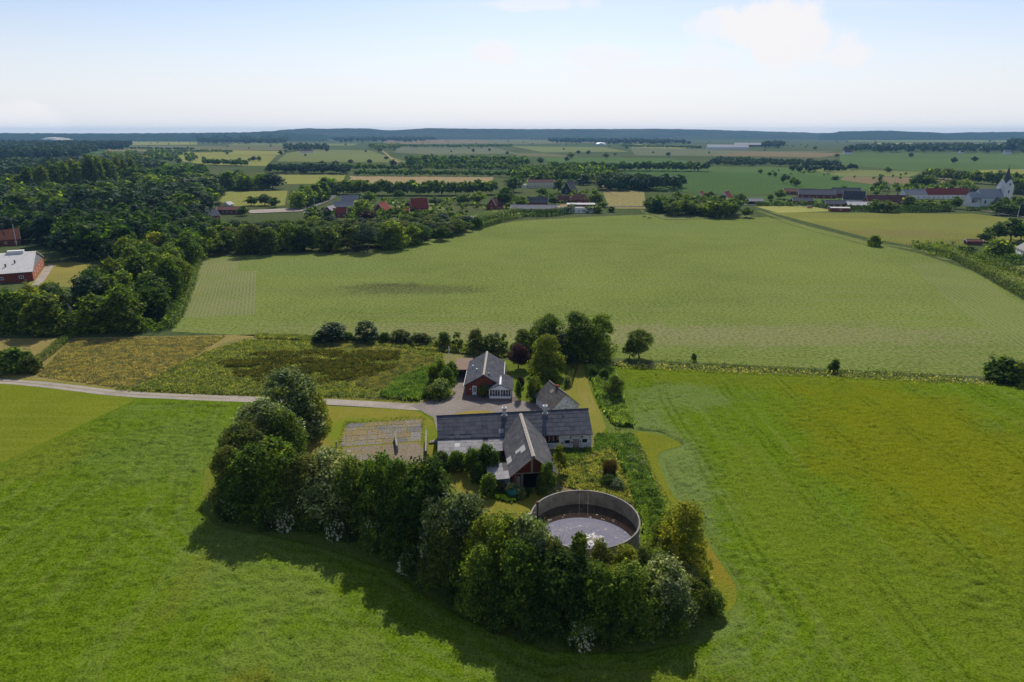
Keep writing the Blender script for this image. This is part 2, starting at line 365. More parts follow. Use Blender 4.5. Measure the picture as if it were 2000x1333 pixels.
def ribbon(name, pts, w, z, mat, jit=0, px=True, closed=False):
    P = [(G(*p) if px else Vector(p)) for p in pts]; Q = []
    for i in range(len(P) - 1):
        a = P[max(i - 1, 0)]; b = P[i]; c = P[i + 1]; d = P[min(i + 2, len(P) - 1)]
        for j in range(6):
            t = j / 6; Q.append(.5 * ((2 * b) + (c - a) * t + (2 * a - 5 * b + 4 * c - d) * t * t + (3 * b - a - 3 * c + d) * t ** 3))
    Q.append(P[-1]); V = []; F = []
    for i, q in enumerate(Q):
        t = (Q[min(i + 1, len(Q) - 1)] - Q[max(i - 1, 0)]).normalized(); n = Vector((-t.y, t.x, 0))
        ww = (w[0] + (w[1] - w[0]) * i / (len(Q) - 1)) if isinstance(w, tuple) else w
        a = q + n * (ww / 2 + random.uniform(-jit, jit)); b = q - n * (ww / 2 + random.uniform(-jit, jit))
        V += [(a.x, a.y, z), (b.x, b.y, z)]
        if i: k = 2 * i; F.append((k - 2, k - 1, k + 1, k))
    me = bpy.data.meshes.new(name); me.from_pydata(V, [], F); me.materials.append(mat)
    if me.polygons[0].normal.z < 0: me.flip_normals()
    o = link(name, me); o['kind'] = 'structure'; return o

far_mat = ground_mat('distant farmland', (.060, .085, .030), (.105, .11, .05), (.085, .105, .04), .3, .0035, .0009, .05)
o = sheet('ground', [(-30000, -2000, 0), (30000, -2000, 0), (30000, 34000, 0), (-30000, 34000, 0)], 0, far_mat)

Y1 = (.155, .165, .018)
crop = ground_mat('near crop', (.084, .146, .003), (.062, .118, .003), (.185, .235, .024), 3.4, .13, .03, .20,
    streak=(0, .75, .035, (.150, .20, .035), .6), tram=(23., 15.5), swath=True,
    patches=[(84, 120, 30, 52, (.155, .160, .002), .9), (45, 95, 10, 34, (.12, .155, .012), .5), (62, 75, 16, 22, (.12, .155, .012), .5), (95, 80, 22, 28, (.145, .16, .008), .7), (70, 165, 60, 10, (.13, .16, .012), .6),
             (29, 120, 9, 34, (.15, .20, .075), .7), (26, 88, 6, 26, (.14, .185, .065), .6), (40, 150, 14, 10, (.14, .19, .07), .6),
             (-31, 79, 9, 9, (.14, .19, .04), .5), (-42, 92, 8, 16, (.15, .195, .05), .6), (-62, 122, 28, 16, (.11, .17, .04), .45),
             (-26, 66, 14, 5, (.14, .19, .04), .5), (-12, 58, 4, 4, (.12, .135, .012), .7), (-30, 62, 3.5, 3, (.14, .14, .012), .8), (14, 62, 12, 3, (.14, .15, .02), .6),
             (-45, 80, 2.6, 10, (.135, .165, .018), .7), (10, 58.5, 3.2, .5, (.12, .075, .035), .9), (-90, 120, 10, 14, (.14, .16, .015), .6)])
sheet('crop_field', [(-500, -60, 0), (500, -60, 0), G(2700, 800), G(2000, 752), (1500, 729), (1200, 716), (1160, 735), (700, 800), (455, 780), (0, 748), G(-700, 700)], .004, crop)
def croprelief():
    x0, x1, y0, y1, st = -135, 175, 52, 182, .36
    nx, ny = int((x1 - x0) / st), int((y1 - y0) / st); r = np.random.default_rng(4)
    X, Y = np.meshgrid(np.linspace(x0, x1, nx), np.linspace(y0, y1, ny))
    def val(sx, sy, seed):
        rg = np.random.default_rng(seed).random((int((y1 - y0) / sy) + 3, int((x1 - x0) / sx) + 3)); gx = (X - x0) / sx; gy = (Y - y0) / sy
        ix, iy = gx.astype(int), gy.astype(int); fx, fy = gx - ix, gy - iy; fx = fx * fx * (3 - 2 * fx); fy = fy * fy * (3 - 2 * fy)
        return (rg[iy, ix] * (1 - fx) + rg[iy, ix + 1] * fx) * (1 - fy) + (rg[iy + 1, ix] * (1 - fx) + rg[iy + 1, ix + 1] * fx) * fy
    env = .45 + .55 * val(9, 14, 9)
    Z = .05 + env * (.34 * r.random(X.shape) ** 2 + .40 * val(.9, .7, 1) + np.where(X > 14, .40 * val(1.6, 6.5, 6) + .30 * val(3.4, 16, 7) ** 2, .34 * val(2.2, 1.3, 2) + .32 * val(6.5, 3.2, 3) ** 2))
    Xj = X + r.uniform(-.1, .1, X.shape); Yj = Y + r.uniform(-.1, .1, X.shape)
    f = Yj * cp - (0 - CAMH) * sp; u = Yj * sp + (0 - CAMH) * cp; px = 1000 + FPX * Xj / f; py = 666.5 - FPX * u / f
    ok = (px > -60) & (px < 2060) & (py < 1400)
    P = smooth([G(*q) for q in ((1445, 1150), (1432, 1200), (1385, 1240), (1250, 1272), (1080, 1272), (900, 1200), (760, 1110), (600, 1058), (436, 1028), (398, 1000), (402, 920), (440, 850), (462, 800), (440, 781), (250, 776), (252, 790), (0, 915), (-500, 1190), (-700, 700),
        (0, 600), (1000, 600), (1150, 708), (1204, 718), (1226, 790), (1238, 842), (1290, 846), (1334, 870), (1290, 892), (1318, 960), (1358, 1010), (1408, 1090))], 1)
    c = np.zeros(X.shape, bool); n = len(P)
    for i in range(n):
        a, b = P[i], P[i - 1]
        with np.errstate(divide='ignore', invalid='ignore'): c ^= ((a.y > Yj) != (b.y > Yj)) & (Xj < (b.x - a.x) * (Yj - a.y) / (b.y - a.y) + a.x)
    A2, B2 = G(1150, 722), G(2000, 757)
    c |= (Yj > A2.y + (B2.y - A2.y) * (Xj - A2.x) / (B2.x - A2.x)) & (Xj > 0); c |= (Xj < 0) & (Yj > 148)
    ok &= ~c
    w_ = ok.astype(float)
    for _ in range(9): w_ = (w_ + np.roll(w_, 1, 0) + np.roll(w_, -1, 0) + np.roll(w_, 1, 1) + np.roll(w_, -1, 1)) / 5
    Z = .008 + Z * np.clip(w_ * 3. - 2.0, 0.0, 1)
    idx = np.arange(nx * ny).reshape(ny, nx); q = np.stack([idx[:-1, :-1], idx[:-1, 1:], idx[1:, 1:], idx[1:, :-1]], -1)
    m = ok[:-1, :-1] & ok[:-1, 1:] & ok[1:, 1:] & ok[1:, :-1]; F = q[m]; used = np.unique(F); mp = np.zeros(nx * ny, int); mp[used] = np.arange(len(used))
    V = np.stack([Xj, Yj, Z], -1).reshape(-1, 3)[used]
    me = npmesh('crop_field', V, mp[F], crop); E = [G(*q) for q in ((1432, 1200), (1385, 1240), (1250, 1272), (1080, 1272), (900, 1200), (760, 1110), (600, 1058), (436, 1028), (398, 1000), (402, 920), (440, 850), (462, 800), (440, 781), (250, 776))]
    D = np.full(len(V), 99., np.float32)
    for a, b in zip(E[:-1], E[1:]):
        ab = np.array([b.x - a.x, b.y - a.y]); t = np.clip(((V[:, 0] - a.x) * ab[0] + (V[:, 1] - a.y) * ab[1]) / (ab @ ab), 0, 1)
        D = np.minimum(D, np.hypot(V[:, 0] - a.x - t * ab[0], V[:, 1] - a.y - t * ab[1]))
    at = me.attributes.new('edge', 'FLOAT', 'POINT'); at.data.foreach_set('value', D.astype(np.float32))
    o = link('crop_field', me); o['kind'] = 'structure'; print('crop', len(F))
croprelief()
leftcrop = ground_mat('yellowish crop', (.140, .165, .010), (.11, .145, .010), (.18, .20, .025), 2.2, .06, .02, .12, streak=(0, .03, .5, (.20, .21, .03), .5))
sheet('crop_field', [(-700, 720), (0, 750), (160, 762), (250, 775), (262, 782), (0, 905), (-500, 1180)], .008, leftcrop)
midf = ground_mat('young crop', (.135, .178, .034), (.108, .150, .026), (.23, .24, .095), .95, .05, .010, .2,
    streak=(0, .012, .35, (.19, .185, .075), .4),
    patches=[(*G(760, 563)[:2], 20, 12, (.045, .045, .018), .95), (*G(850, 566)[:2], 24, 9, (.065, .065, .025), .7),
             (*G(700, 570)[:2], 40, 12, (.10, .13, .035), .45), (*G(1000, 650)[:2], 90, 14, (.20, .19, .085), .6), (*G(1500, 655)[:2], 90, 14, (.20, .19, .09), .6),
             (*G(1290, 445)[:2], 60, 30, (.13, .18, .05), .5), (*G(640, 520)[:2], 50, 24, (.13, .19, .05), .5)])
sheet('field', [(335, 648), (345, 625), (388, 505), (500, 498), (720, 494), (800, 480), (900, 452), (1010, 432), (1150, 424), (1300, 418), (1480, 425), (1500, 424), (1560, 437), (1700, 474), (1800, 497),
                (1900, 530), (2000, 588), (2300, 720), (2300, 765), (2000, 740), (1640, 722), (1240, 703), (900, 672), (500, 657)], .012, midf)
a, b_ = G(497, 612), G(500, 530); ang = math.atan2(b_.x - a.x, b_.y - a.y)
stripes = ground_mat('crop rows', (.15, .18, .05), (.13, .165, .045), (.21, .22, .09), 1.3, .05, .02, .08, rows=(ang, 1.3, (.25, .205, .14), .55))
sheet('field', [(345, 622), (392, 508), (470, 503), (463, 530), (500, 530), (497, 614)], .016, stripes)
a, b_ = G(1800, 540), G(1990, 680); ang2 = math.atan2(b_.x - a.x, b_.y - a.y)
stripes2 = ground_mat('crop rows right', (.135, .175, .036), (.115, .155, .03), (.20, .215, .08), 1.3, .05, .02, .08, rows=(ang2, 1.7, (.23, .205, .12), .5))
sheet('field', [(1775, 515), (1840, 512), (1920, 548), (2000, 595), (2150, 665), (2150, 720), (1975, 675), (1880, 610)], .016, stripes2)
paddock = ground_mat('hay meadow', (.165, .170, .038), (.13, .15, .034), (.21, .20, .07), .9, .035, .01, .10,
    patches=[(*G(1760, 455)[:2], 40, 22, (.165, .13, .055), .5), (*G(1600, 430)[:2], 50, 12, (.24, .25, .05), .6), (*G(1900, 440)[:2], 50, 25, (.15, .175, .05), .6)])
sheet('meadow', [(1500, 414), (1640, 416), (1900, 418), (1985, 428), (2200, 452), (2200, 495), (1900, 470), (1880, 488), (1790, 482), (1700, 466), (1600, 440)], .020, paddock)
bright = ground_mat('ripe grass', (.27, .27, .075), (.235, .25, .065), (.3, .3, .11), .8, .03, .01, .05)
sheet('meadow', [(1475, 404), (1560, 401), (1650, 406), (1660, 412), (1520, 416)], .024, bright)
ribbon('grass_verge', [(1480, 412), (1560, 438), (1640, 459), (1700, 474), (1800, 490), (1850, 508)], 3.6, .028, ground_mat('field track', (.15, .165, .05), (.11, .14, .035), (.22, .21, .10), 1.5, .1, .03, .1), .5)
ribbon('grass_verge', [(1480, 417), (1560, 444), (1640, 465), (1695, 480)], 1.2, .034, ground_mat('ditch grass', (.075, .10, .02), (.06, .085, .02), (.12, .14, .04), 1.5, .1, .03, .2), .3)
dry = ground_mat('dry grass', (.235, .185, .060), (.20, .165, .052), (.31, .25, .105), 2.0, .10, .03, .14, streak=(R(60), .4, .06, (.17, .165, .045), .5))
sheet('meadow', [(-300, 700), (0, 662), (140, 660), (500, 654), (455, 690), (350, 725), (250, 762), (160, 755), (60, 742), (-300, 715)], .012, dry)
mead = ground_mat('rough meadow', (.150, .150, .042), (.20, .175, .072), (.23, .22, .09), 1.8, .12, .04, .18,
    patches=[(*G(640, 712)[:2], 24, 11, (.085, .075, .026), .8), (*G(800, 735)[:2], 14, 10, (.25, .205, .10), .7), (*G(690, 750)[:2], 9, 5, (.235, .20, .09), .6),
             (*G(480, 700)[:2], 8, 16, (.12, .165, .04), .7), (*G(770, 768)[:2], 10, 4, (.12, .175, .055), .7)])
sheet('meadow', [(240, 766), (400, 690), (470, 662), (620, 656), (880, 672), (905, 700), (880, 745), (840, 776), (820, 790), (640, 783), (450, 776)], .016, mead, True)
verge = ground_mat('mown verge', (.18, .175, .030), (.15, .16, .025), (.21, .2, .05), 3, .3, .1, .04)
ribbon('grass_verge', [(-60, 742), (60, 744), (250, 764), (450, 774), (650, 779), (820, 787)], 2.0, .020, verge, .15)
ribbon('road', [(-500, 740), (-150, 739), (0, 745), (100, 753), (250, 770), (450, 779), (650, 786), (790, 794), (880, 800)], (3.0, 3.6), .026, M['gravel'], .12)
ribbon('grass_verge', [(-150, 739), (0, 745), (100, 753), (250, 770), (450, 779)], .45, .032, ground_mat('drive centre grass', (.20, .19, .08), (.26, .23, .17), (.3, .27, .2), 4, .5, .2, .03), .12)
lawn = ground_mat('lawn', (.175, .165, .020), (.125, .140, .016), (.235, .205, .045), 3.5, .35, .08, .06, streak=(R(75), .9, .08, (.22, .20, .05), .5),
    patches=[(*G(700, 830)[:2], 6.5, 4.5, (.125, .19, .010), .9), (*G(650, 850)[:2], 3., 8, (.125, .19, .010), .9), (*G(842, 850)[:2], 2.5, 7, (.11, .165, .012), .9),
             (*G(610, 880)[:2], 4, 9, (.23, .17, .045), .7), (*G(660, 895)[:2], 7, 4, (.25, .19, .055), .7), (*G(900, 960)[:2], 6, 8, (.22, .185, .03), .6)])
sheet('lawn', [(600, 792), (700, 796), (800, 802), (835, 815), (853, 840), (860, 900), (960, 905), (1060, 940), (1090, 1000), (1050, 1060), (900, 1010), (700, 960), (500, 1000), (470, 900), (560, 800)], .020, lawn, True)
yard = ground_mat('gravel yard', (.225, .190, .165), (.175, .150, .132), (.29, .25, .22), 4.5, .25, .08, .02, patches=[(*G(890, 790)[:2], 6, 4, (.27, .235, .19), .5)])
sheet('yard', [(800, 792), (868, 776), (893, 748), (898, 716), (925, 716), (1000, 760), (1012, 782), (1060, 790), (1075, 806), (1060, 850), (856, 850), (846, 816), (828, 806)], .032, yard)
sheet('lawn', [(886, 811), (920, 803), (960, 804), (965, 812)], .038, ground_mat('dry lawn', (.28, .2, .04), (.24, .19, .04), (.3, .24, .07), 3, .3, .1, .03), True)
pave = ground_mat('brick paving', (.16, .115, .10), (.12, .095, .085), (.2, .16, .14), 5, .3, .1, .01)
sheet('yard', [(903, 770), (1010, 776), (1012, 785), (960, 785), (903, 783)], .038, pave)
garden = ground_mat('garden lawn', (.105, .145, .016), (.085, .125, .016), (.15, .175, .03), 3.5, .2, .06, .03)
sheet('lawn', [(985, 704), (1100, 704), (1130, 715), (1085, 760), (1068, 800), (1010, 788), (1000, 740)], .022, garden)
mown = ground_mat('mown path', (.185, .180, .028), (.16, .165, .026), (.22, .2, .05), 3, .15, .06, .03, streak=(0, .8, .05, (.26, .20, .07), .7))
sheet('lawn', [(1118, 712), (1142, 714), (1150, 750), (1165, 790), (1185, 830), (1160, 850), (1120, 810), (1100, 770)], .024, mown, True)
rough = ground_mat('rough yard', (.17, .145, .055), (.11, .125, .03), (.27, .23, .12), 2.5, .5, .1, .12,
    patches=[(*G(1120, 925)[:2], 3, 2.5, (.26, .20, .12), .8), (*G(1140, 950)[:2], 5, 3, (.25, .18, .09), .6), (*G(1190, 900)[:2], 3, 4, (.10, .15, .03), .7), (*G(1125, 893)[:2], 4.5, 1.2, (.18, .155, .13), .9)])
sheet('rough_ground', [(1070, 880), (1160, 850), (1225, 850), (1240, 900), (1260, 1000), (1290, 1080), (1380, 1200), (1200, 1230), (1050, 1100), (1040, 1000), (1070, 960)], .028, rough, True)
weedg = ground_mat('weedy ground', (.085, .125, .018), (.12, .14, .022), (.19, .23, .07), 2.5, .4, .1, .2)
sheet('rough_ground', [(1140, 714), (1200, 718), (1222, 790), (1235, 830), (1255, 860), (1300, 960), (1330, 1000), (1400, 1190), (1330, 1240), (1250, 1100), (1240, 1000), (1225, 900), (1190, 850), (1165, 780)], .034, weedg, True)
margin = ground_mat('yellow margin', (.145, .165, .012), (.12, .145, .012), (.19, .19, .03), 3, .2, .06, .05, patches=[(*G(1395, 1090)[:2], 2.2, 8, (.22, .145, .02), .7)])
sheet('grass_verge', [(1235, 845), (1290, 850), (1330, 870), (1285, 890), (1310, 960), (1350, 1010), (1400, 1090), (1438, 1150), (1425, 1195), (1390, 1210), (1360, 1100), (1300, 990), (1262, 920), (1240, 880)], .040, margin, True)
# lawn and margin strips round the belt
ribbon('grass_verge', [(1425, 1195), (1380, 1232), (1250, 1262), (1080, 1262), (900, 1190), (760, 1100), (600, 1050), (440, 1022), (405, 1000), (410, 920), (455, 850), (480, 795)], 2.4, .044,
       ground_mat('belt edge grass', (.10, .14, .018), (.085, .12, .018), (.14, .17, .04), 2.5, .2, .06, .1, patches=[(*G(412, 930)[:2], 3, 14, (.16, .175, .016), .8)]), .3)
sheet('lawn', [(60, 545), (85, 515), (150, 512), (190, 520), (185, 560), (100, 562), (55, 556)], .02, ground_mat('hall lawn', (.22, .195, .045), (.19, .18, .04), (.26, .22, .08), 2, .1, .03, .05))
ribbon('pavement', [(62, 560), (78, 548), (98, 518)], 3.4, .026, M['gravel'])

# far fields: outline in the survey photo, colour
def fm(name, c, k=.9):
    g_ = sum(c) / 3; c = ((c[0] * .95 + g_ * .14) , (c[1] * .90 + g_ * .14), (c[2] * .62 + g_ * .16))
    return ground_mat(name, c, tuple(x * k for x in c), tuple(x * 1.15 for x in c), .35, .012, .003, .05)
FM = dict(green=fm('field green', (.075, .130, .045)), pale=fm('field pale green', (.14, .17, .065)), yel=fm('field yellow green', (.20, .215, .055)), tan=fm('field stubble', (.27, .21, .13)),
          dull=fm('field dull', (.13, .135, .075)), deep=fm('field deep green', (.06, .115, .038)), brown=fm('field heath', (.17, .135, .09)), hay=fm('field hay', (.22, .20, .09)), grey=fm('field grey green', (.12, .14, .095)))
FARF = [
 ('yel', [(425, 373), (562, 373), (556, 402), (440, 404), (428, 390)]), ('yel', [(545, 342), (675, 342), (668, 359), (556, 360)]), ('tan', [(682, 344), (965, 346), (950, 372), (700, 366)]),
 ('tan', [(672, 360), (690, 346), (700, 346), (690, 362)]), ('hay', [(1176, 372), (1258, 374), (1262, 408), (1190, 408)]),
 ('deep', [(1215, 332), (1400, 333), (1560, 340), (1700, 352), (1720, 372), (1600, 378), (1440, 381), (1260, 372), (1220, 350)]),
 ('tan', [(1095, 400), (1160, 400), (1158, 410), (1080, 409)]), ('green', [(1380, 325), (1600, 328), (1720, 340), (1700, 352), (1560, 340), (1215, 331)]),
 ('green', [(1640, 296), (2100, 300), (2100, 326), (1990, 332), (1800, 336), (1640, 322)]), ('brown', [(1650, 345), (1770, 347), (1860, 349), (1850, 358), (1700, 360), (1640, 352)]), ('pale', [(1560, 328), (1800, 336), (1780, 346), (1640, 344)]),
 ('yel', [(1900, 333), (2100, 329), (2100, 341), (1920, 342)]), ('green', [(1060, 308), (1300, 310), (1380, 320), (1370, 328), (1080, 324)]), ('pale', [(1000, 286), (1180, 288), (1230, 297), (1060, 298)]),
 ('grey', [(1230, 288), (1500, 296), (1640, 296), (1500, 306), (1240, 304)]), ('yel', [(1240, 282), (1370, 287), (1330, 291), (1230, 288)]), ('brown', [(1460, 297), (1660, 300), (1600, 308), (1380, 304)]),
 ('pale', [(1640, 268), (2100, 272), (2100, 278), (1660, 277)]), ('hay', [(1700, 279), (2000, 281), (2000, 284), (1720, 283)]), ('pale', [(600, 292), (720, 294), (800, 318), (540, 316), (560, 300)]),
 ('grey', [(780, 286), (960, 287), (1010, 300), (840, 303), (770, 298)]), ('brown', [(720, 270), (1000, 268), (1040, 280), (760, 282)]), ('yel', [(340, 303), (540, 304), (520, 325), (400, 322), (330, 312)]),
 ('yel', [(225, 277), (385, 278), (385, 283), (240, 284)]), ('hay', [(165, 289), (440, 290), (430, 295), (190, 296)]), ('dull', [(200, 285), (560, 286), (560, 294), (220, 294)]), ('yel', [(385, 293), (560, 296), (545, 303), (340, 303)]),
 ('yel', [(100, 303), (126, 303), (124, 309), (102, 309)]), ('pale', [(220, 374), (240, 374), (232, 384), (218, 382)]), ('green', [(0, 328), (40, 328), (28, 336), (0, 336)]), ('deep', [(0, 262), (180, 262), (240, 268), (200, 300), (0, 320)]),
 ('pale', [(460, 280), (700, 281), (690, 285), (440, 285)]), ('dull', [(1000, 300), (1060, 300), (1140, 308), (1010, 306)]), ('green', [(700, 332), (1000, 334), (1000, 340), (720, 340)]), ('yel', [(1990, 520), (2100, 520), (2100, 570), (1960, 548), (1945, 532)]),
 ('pale', [(960, 404), (1040, 402), (1040, 418), (960, 424)]), ('pale', [(700, 400), (860, 398), (870, 412), (700, 412)]), ('green', [(1440, 384), (1780, 386), (1800, 404), (1440, 400)]), ('dull', [(930, 272), (1060, 266), (1300, 268), (1250, 280), (960, 282)]),
 ('pale', [(1255, 416), (1250, 411), (1320, 414), (1460, 420), (1470, 426), (1300, 430)]),
]
for i, (c, pts) in enumerate(FARF): sheet('field', pts, .05 + .006 * i, FM[c], False)
ribbon('road', [(1120, 404), (1180, 404.5), (1270, 404), (1440, 401), (1510, 401), (1590, 404), (1660, 412)], 5, .4, M['asphalt'])
ribbon('road', [(1860, 409), (1920, 413), (1990, 424), (2100, 436)], 5, .4, M['asphalt'])
ribbon('road', [(596, 412), (618, 402), (642, 392), (655, 380)], 5, .4, M['asphalt'])
ribbon('track', [(1205, 382), (1185, 371), (1163, 356), (1118, 345)], 5, .4, FM['tan'])
ribbon('track', [(778, 318), (762, 308), (752, 299), (745, 294)], 7, .5, FM['tan'])
sheet('yard', [(480, 412), (560, 408), (600, 406), (590, 414), (490, 418)], .42, M['gravel'])

# ------------------------------------------------------------------ trees
def leafquads(c, nrm, size, r):
    n = len(c); t = r.normal(size=(n, 3)); nrm = nrm / np.linalg.norm(nrm, axis=1, keepdims=True)
    t -= nrm * (t * nrm).sum(1, keepdims=True); t /= np.linalg.norm(t, axis=1, keepdims=True); b = np.cross(nrm, t)
    s = size * r.uniform(.55, 1.3, (n, 1))
    V = np.stack([c - t * s * .62, c - b * s * .36 + nrm * s * .10, c + t * s * .62, c + b * s * .36 + nrm * s * .10], 1)
    return V.reshape(-1, 3), np.arange(4 * n).reshape(-1, 4)
def crown_points(kind, H, Rr, n, r, tuft):
    # lobes
    L = []
    k = {'round': 26, 'belt': 34, 'bush': 14, 'poplar': 26, 'spire': 26, 'birch': 30, 'spruce': 30}[kind]
    for i in range(k):
        a = r.uniform(0, 2 * math.pi); h = r.uniform(0, 1)
        if kind == 'round': z = H * (.30 + .58 * h); e = math.sin(math.pi * min(1, max(0, (h * .9 + .12)))) ** .6; q = .33
        elif kind == 'belt': z = H * (.08 + .80 * h); e = (1 - h ** 3) * .66 + .34; q = .36
        elif kind == 'bush': z = H * (.22 + .5 * h); e = 1 - .55 * h; q = .42
        elif kind == 'poplar': z = H * (.16 + .76 * h); e = .9 - .6 * h ** 2; q = .36
        elif kind == 'spire': z = H * (.10 + .80 * h); e = 1.02 - h; q = .33
        elif kind == 'birch': z = H * (.22 + .68 * h); e = .9 - .55 * h ** 1.5; q = .24
        else: z = H * (.10 + .84 * h); e = 1.0 - h; q = .26
        rr = Rr * q * r.uniform(.75, 1.25) * (.62 + .38 * e); rad = max(0, Rr * e - rr * .8) * math.sqrt(r.uniform(.15, 1))
        L.append((math.cos(a) * rad, math.sin(a) * rad, z, rr, rr * r.uniform(.75, .95)))
    L = np.array(L); w = L[:, 3] ** 2; w /= w.sum()
    nt = max(8, n // tuft); li = r.choice(k, nt, p=w); d = r.normal(size=(nt, 3)); d[:, 2] += .35; d /= np.linalg.norm(d, axis=1, keepdims=True)
    tc = L[li, :3] + d * L[li, 3:4] * np.array([1, 1, .85]) * r.uniform(.84, 1.20, (nt, 1))
    # drop tufts buried deep inside another lobe
    D = np.linalg.norm((tc[:, None] - L[None, :, :3]) / L[None, :, 3:4], axis=2).min(1)
    keep = D > .62; tc, d, li = tc[keep], d[keep], li[keep]
    idx = np.repeat(np.arange(len(tc)), tuft)
    return tc, d, idx, L[:, 3].mean()
def crown(name, kind, H, Rr, n, leaf, mat, seed, tuft=9, spread=.16):
    r = np.random.default_rng(seed); tc, d, idx, lr = crown_points(kind, H, Rr, n, r, tuft)
    c = tc[idx] + r.normal(size=(len(idx), 3)) * (lr * spread + leaf * .25) * np.array([1, 1, .8])
    nrm = d[idx] * .75 + r.normal(size=(len(idx), 3)) * .55 + np.array([0, 0, .5])
    c[:, 2] = np.maximum(c[:, 2], .1)
    v, f = leafquads(c, nrm, leaf, r); return npmesh(name, v, f, mat)
def trunk(name, H, r0, seed, mat, lo=.2, limbs=8, k=7, spread=.24):
    r = random.Random(seed); m = MB(); p = Vector((0, 0, 0)); rad = r0; q = []
    for i in range(6):
        n = p + Vector((r.uniform(-.03, .03) * H, r.uniform(-.03, .03) * H, H * .14)); m.tube(p, n, rad, rad * .78, k, False); q.append((n, rad * .78)); p = n; rad *= .78
    for i in range(limbs):
        b, rb = q[r.randrange(1, 6)]; a = r.uniform(0, 6.28); e = b + Vector((math.cos(a) * H * spread * .6, math.sin(a) * H * spread * .6, H * r.uniform(.08, .2)))
        m.tube(b, e, rb * .5, rb * .22, 5, False); a += r.uniform(-.8, .8)
        m.tube(e, e + Vector((math.cos(a) * H * .1, math.sin(a) * H * .1, H * .08)), rb * .22, rb * .06, 4, False)
    return m.mesh(name, mat)
VAR = {}
def variants():
    s = 100
    spec = {'round': (12, 5.6, 3), 'belt': (11.5, 4.3, 5), 'bush': (3.6, 2.6, 3), 'poplar': (20, 3.4, 2), 'spire': (12, 3.1, 1), 'birch': (12, 3.6, 2), 'spruce': (12, 2.6, 1)}
    for kind, (H, Rr, nv) in spec.items():
        for lod, (dens, leaf) in {'hi': (1, .36), 'mid': (.22, .72), 'lo': (.05, 1.5)}.items():
            for v in range(nv if lod != 'lo' else min(nv, 2)):
                s += 1; n = {'round': 15000, 'belt': 15000, 'bush': 5200, 'poplar': 14000, 'spire': 9000, 'birch': 8500, 'spruce': 9000}[kind]
                lf = leaf * (.8 if kind in ('bush', 'birch', 'spruce') and lod != 'hi' else (.8 if kind in ('birch', 'bush') else 1))
                c = crown('crown', kind, H, Rr, int(n * dens * (1.4 if kind == 'bush' and lod != 'hi' else 1)), lf, FOL['mid'], s, 14 if lod == 'hi' else (8 if lod == 'mid' else 4))
                t = trunk('trunk', H, {'bush': .07, 'round': .32, 'poplar': .3}.get(kind, .2), s, M['bark'], limbs=10 if lod == 'hi' else 4, k=7 if lod == 'hi' else 5)
                VAR.setdefault((kind, lod), []).append((c, t))
variants()
def blossom_mesh(H, Rr, n, seed, size=.2):
    r = np.random.default_rng(seed); tc, d, idx, lr = crown_points('bush', H, Rr, n * 10, r, 10)
    tc = tc[r.permutation(len(tc))[:n]] ; k = 5
    c = np.repeat(tc, k, 0) * 1.05 + r.normal(size=(len(tc) * k, 3)) * .09
    v, f = leafquads(c, r.normal(size=c.shape) * .5 + np.array([0, -.4, .8]), size, r); return npmesh('blossom', v, f, M['blossom'])
BLOS = blossom_mesh(3.6, 2.6, 240, 5)
TREES = []
def tree(kind, x, y, H, wid=None, fol='mid', label=None, cat='tree', name=None, group=None, vi=None, lod=None, blossom=False, crownname='crown'):
    H0 = {'round': 12, 'belt': 11.5, 'bush': 3.6, 'poplar': 20, 'spire': 12, 'birch': 12, 'spruce': 12}[kind]
    R0 = {'round': 5.6, 'belt': 4.3, 'bush': 2.6, 'poplar': 3.4, 'spire': 3.1, 'birch': 3.6, 'spruce': 2.6}[kind]
    sz = H / H0; sx = sz if wid is None else wid / (2 * R0)
    dist = math.hypot(x, y)
    lod = lod or ('hi' if dist < 185 else 'mid' if dist < 470 else 'lo')
    vs = VAR[(kind, lod)]; c, t = vs[(vi if vi is not None else random.randrange(100)) % len(vs)]
    o = thing(name or {'bush': 'bush', 'poplar': 'poplar_tree', 'birch': 'birch_tree', 'spruce': 'spruce_tree', 'spire': 'conical_tree'}.get(kind, 'broadleaf_tree'), label or 'tree', cat, (x, y, 0), random.uniform(0, 6.28), group)
    o.scale = (sx, sx, sz)
    oc = link(crownname, c, o); oc.material_slots[0].link = 'OBJECT'; oc.material_slots[0].material = FOL[fol]
    link('trunk', t, o)
    if blossom: b = link('blossom', BLOS, o); b.scale = (R0 / 2.6, R0 / 2.6, H0 / 3.6)
    TREES.append(o); return o
def T(px, pb, pt, wpx, kind='belt', fol='mid', label=None, **k):
    g = G(px, pb); H = top(px, pb, pt) ; d = math.hypot(g.y, CAMH) ; w = wpx / FPX * math.hypot(g.y, CAMH * .8) * (1.3 if kind == 'belt' else 1.12)
    return tree(kind, g.x, g.y + w * .12, max(H, .6), w, fol, label, **k)

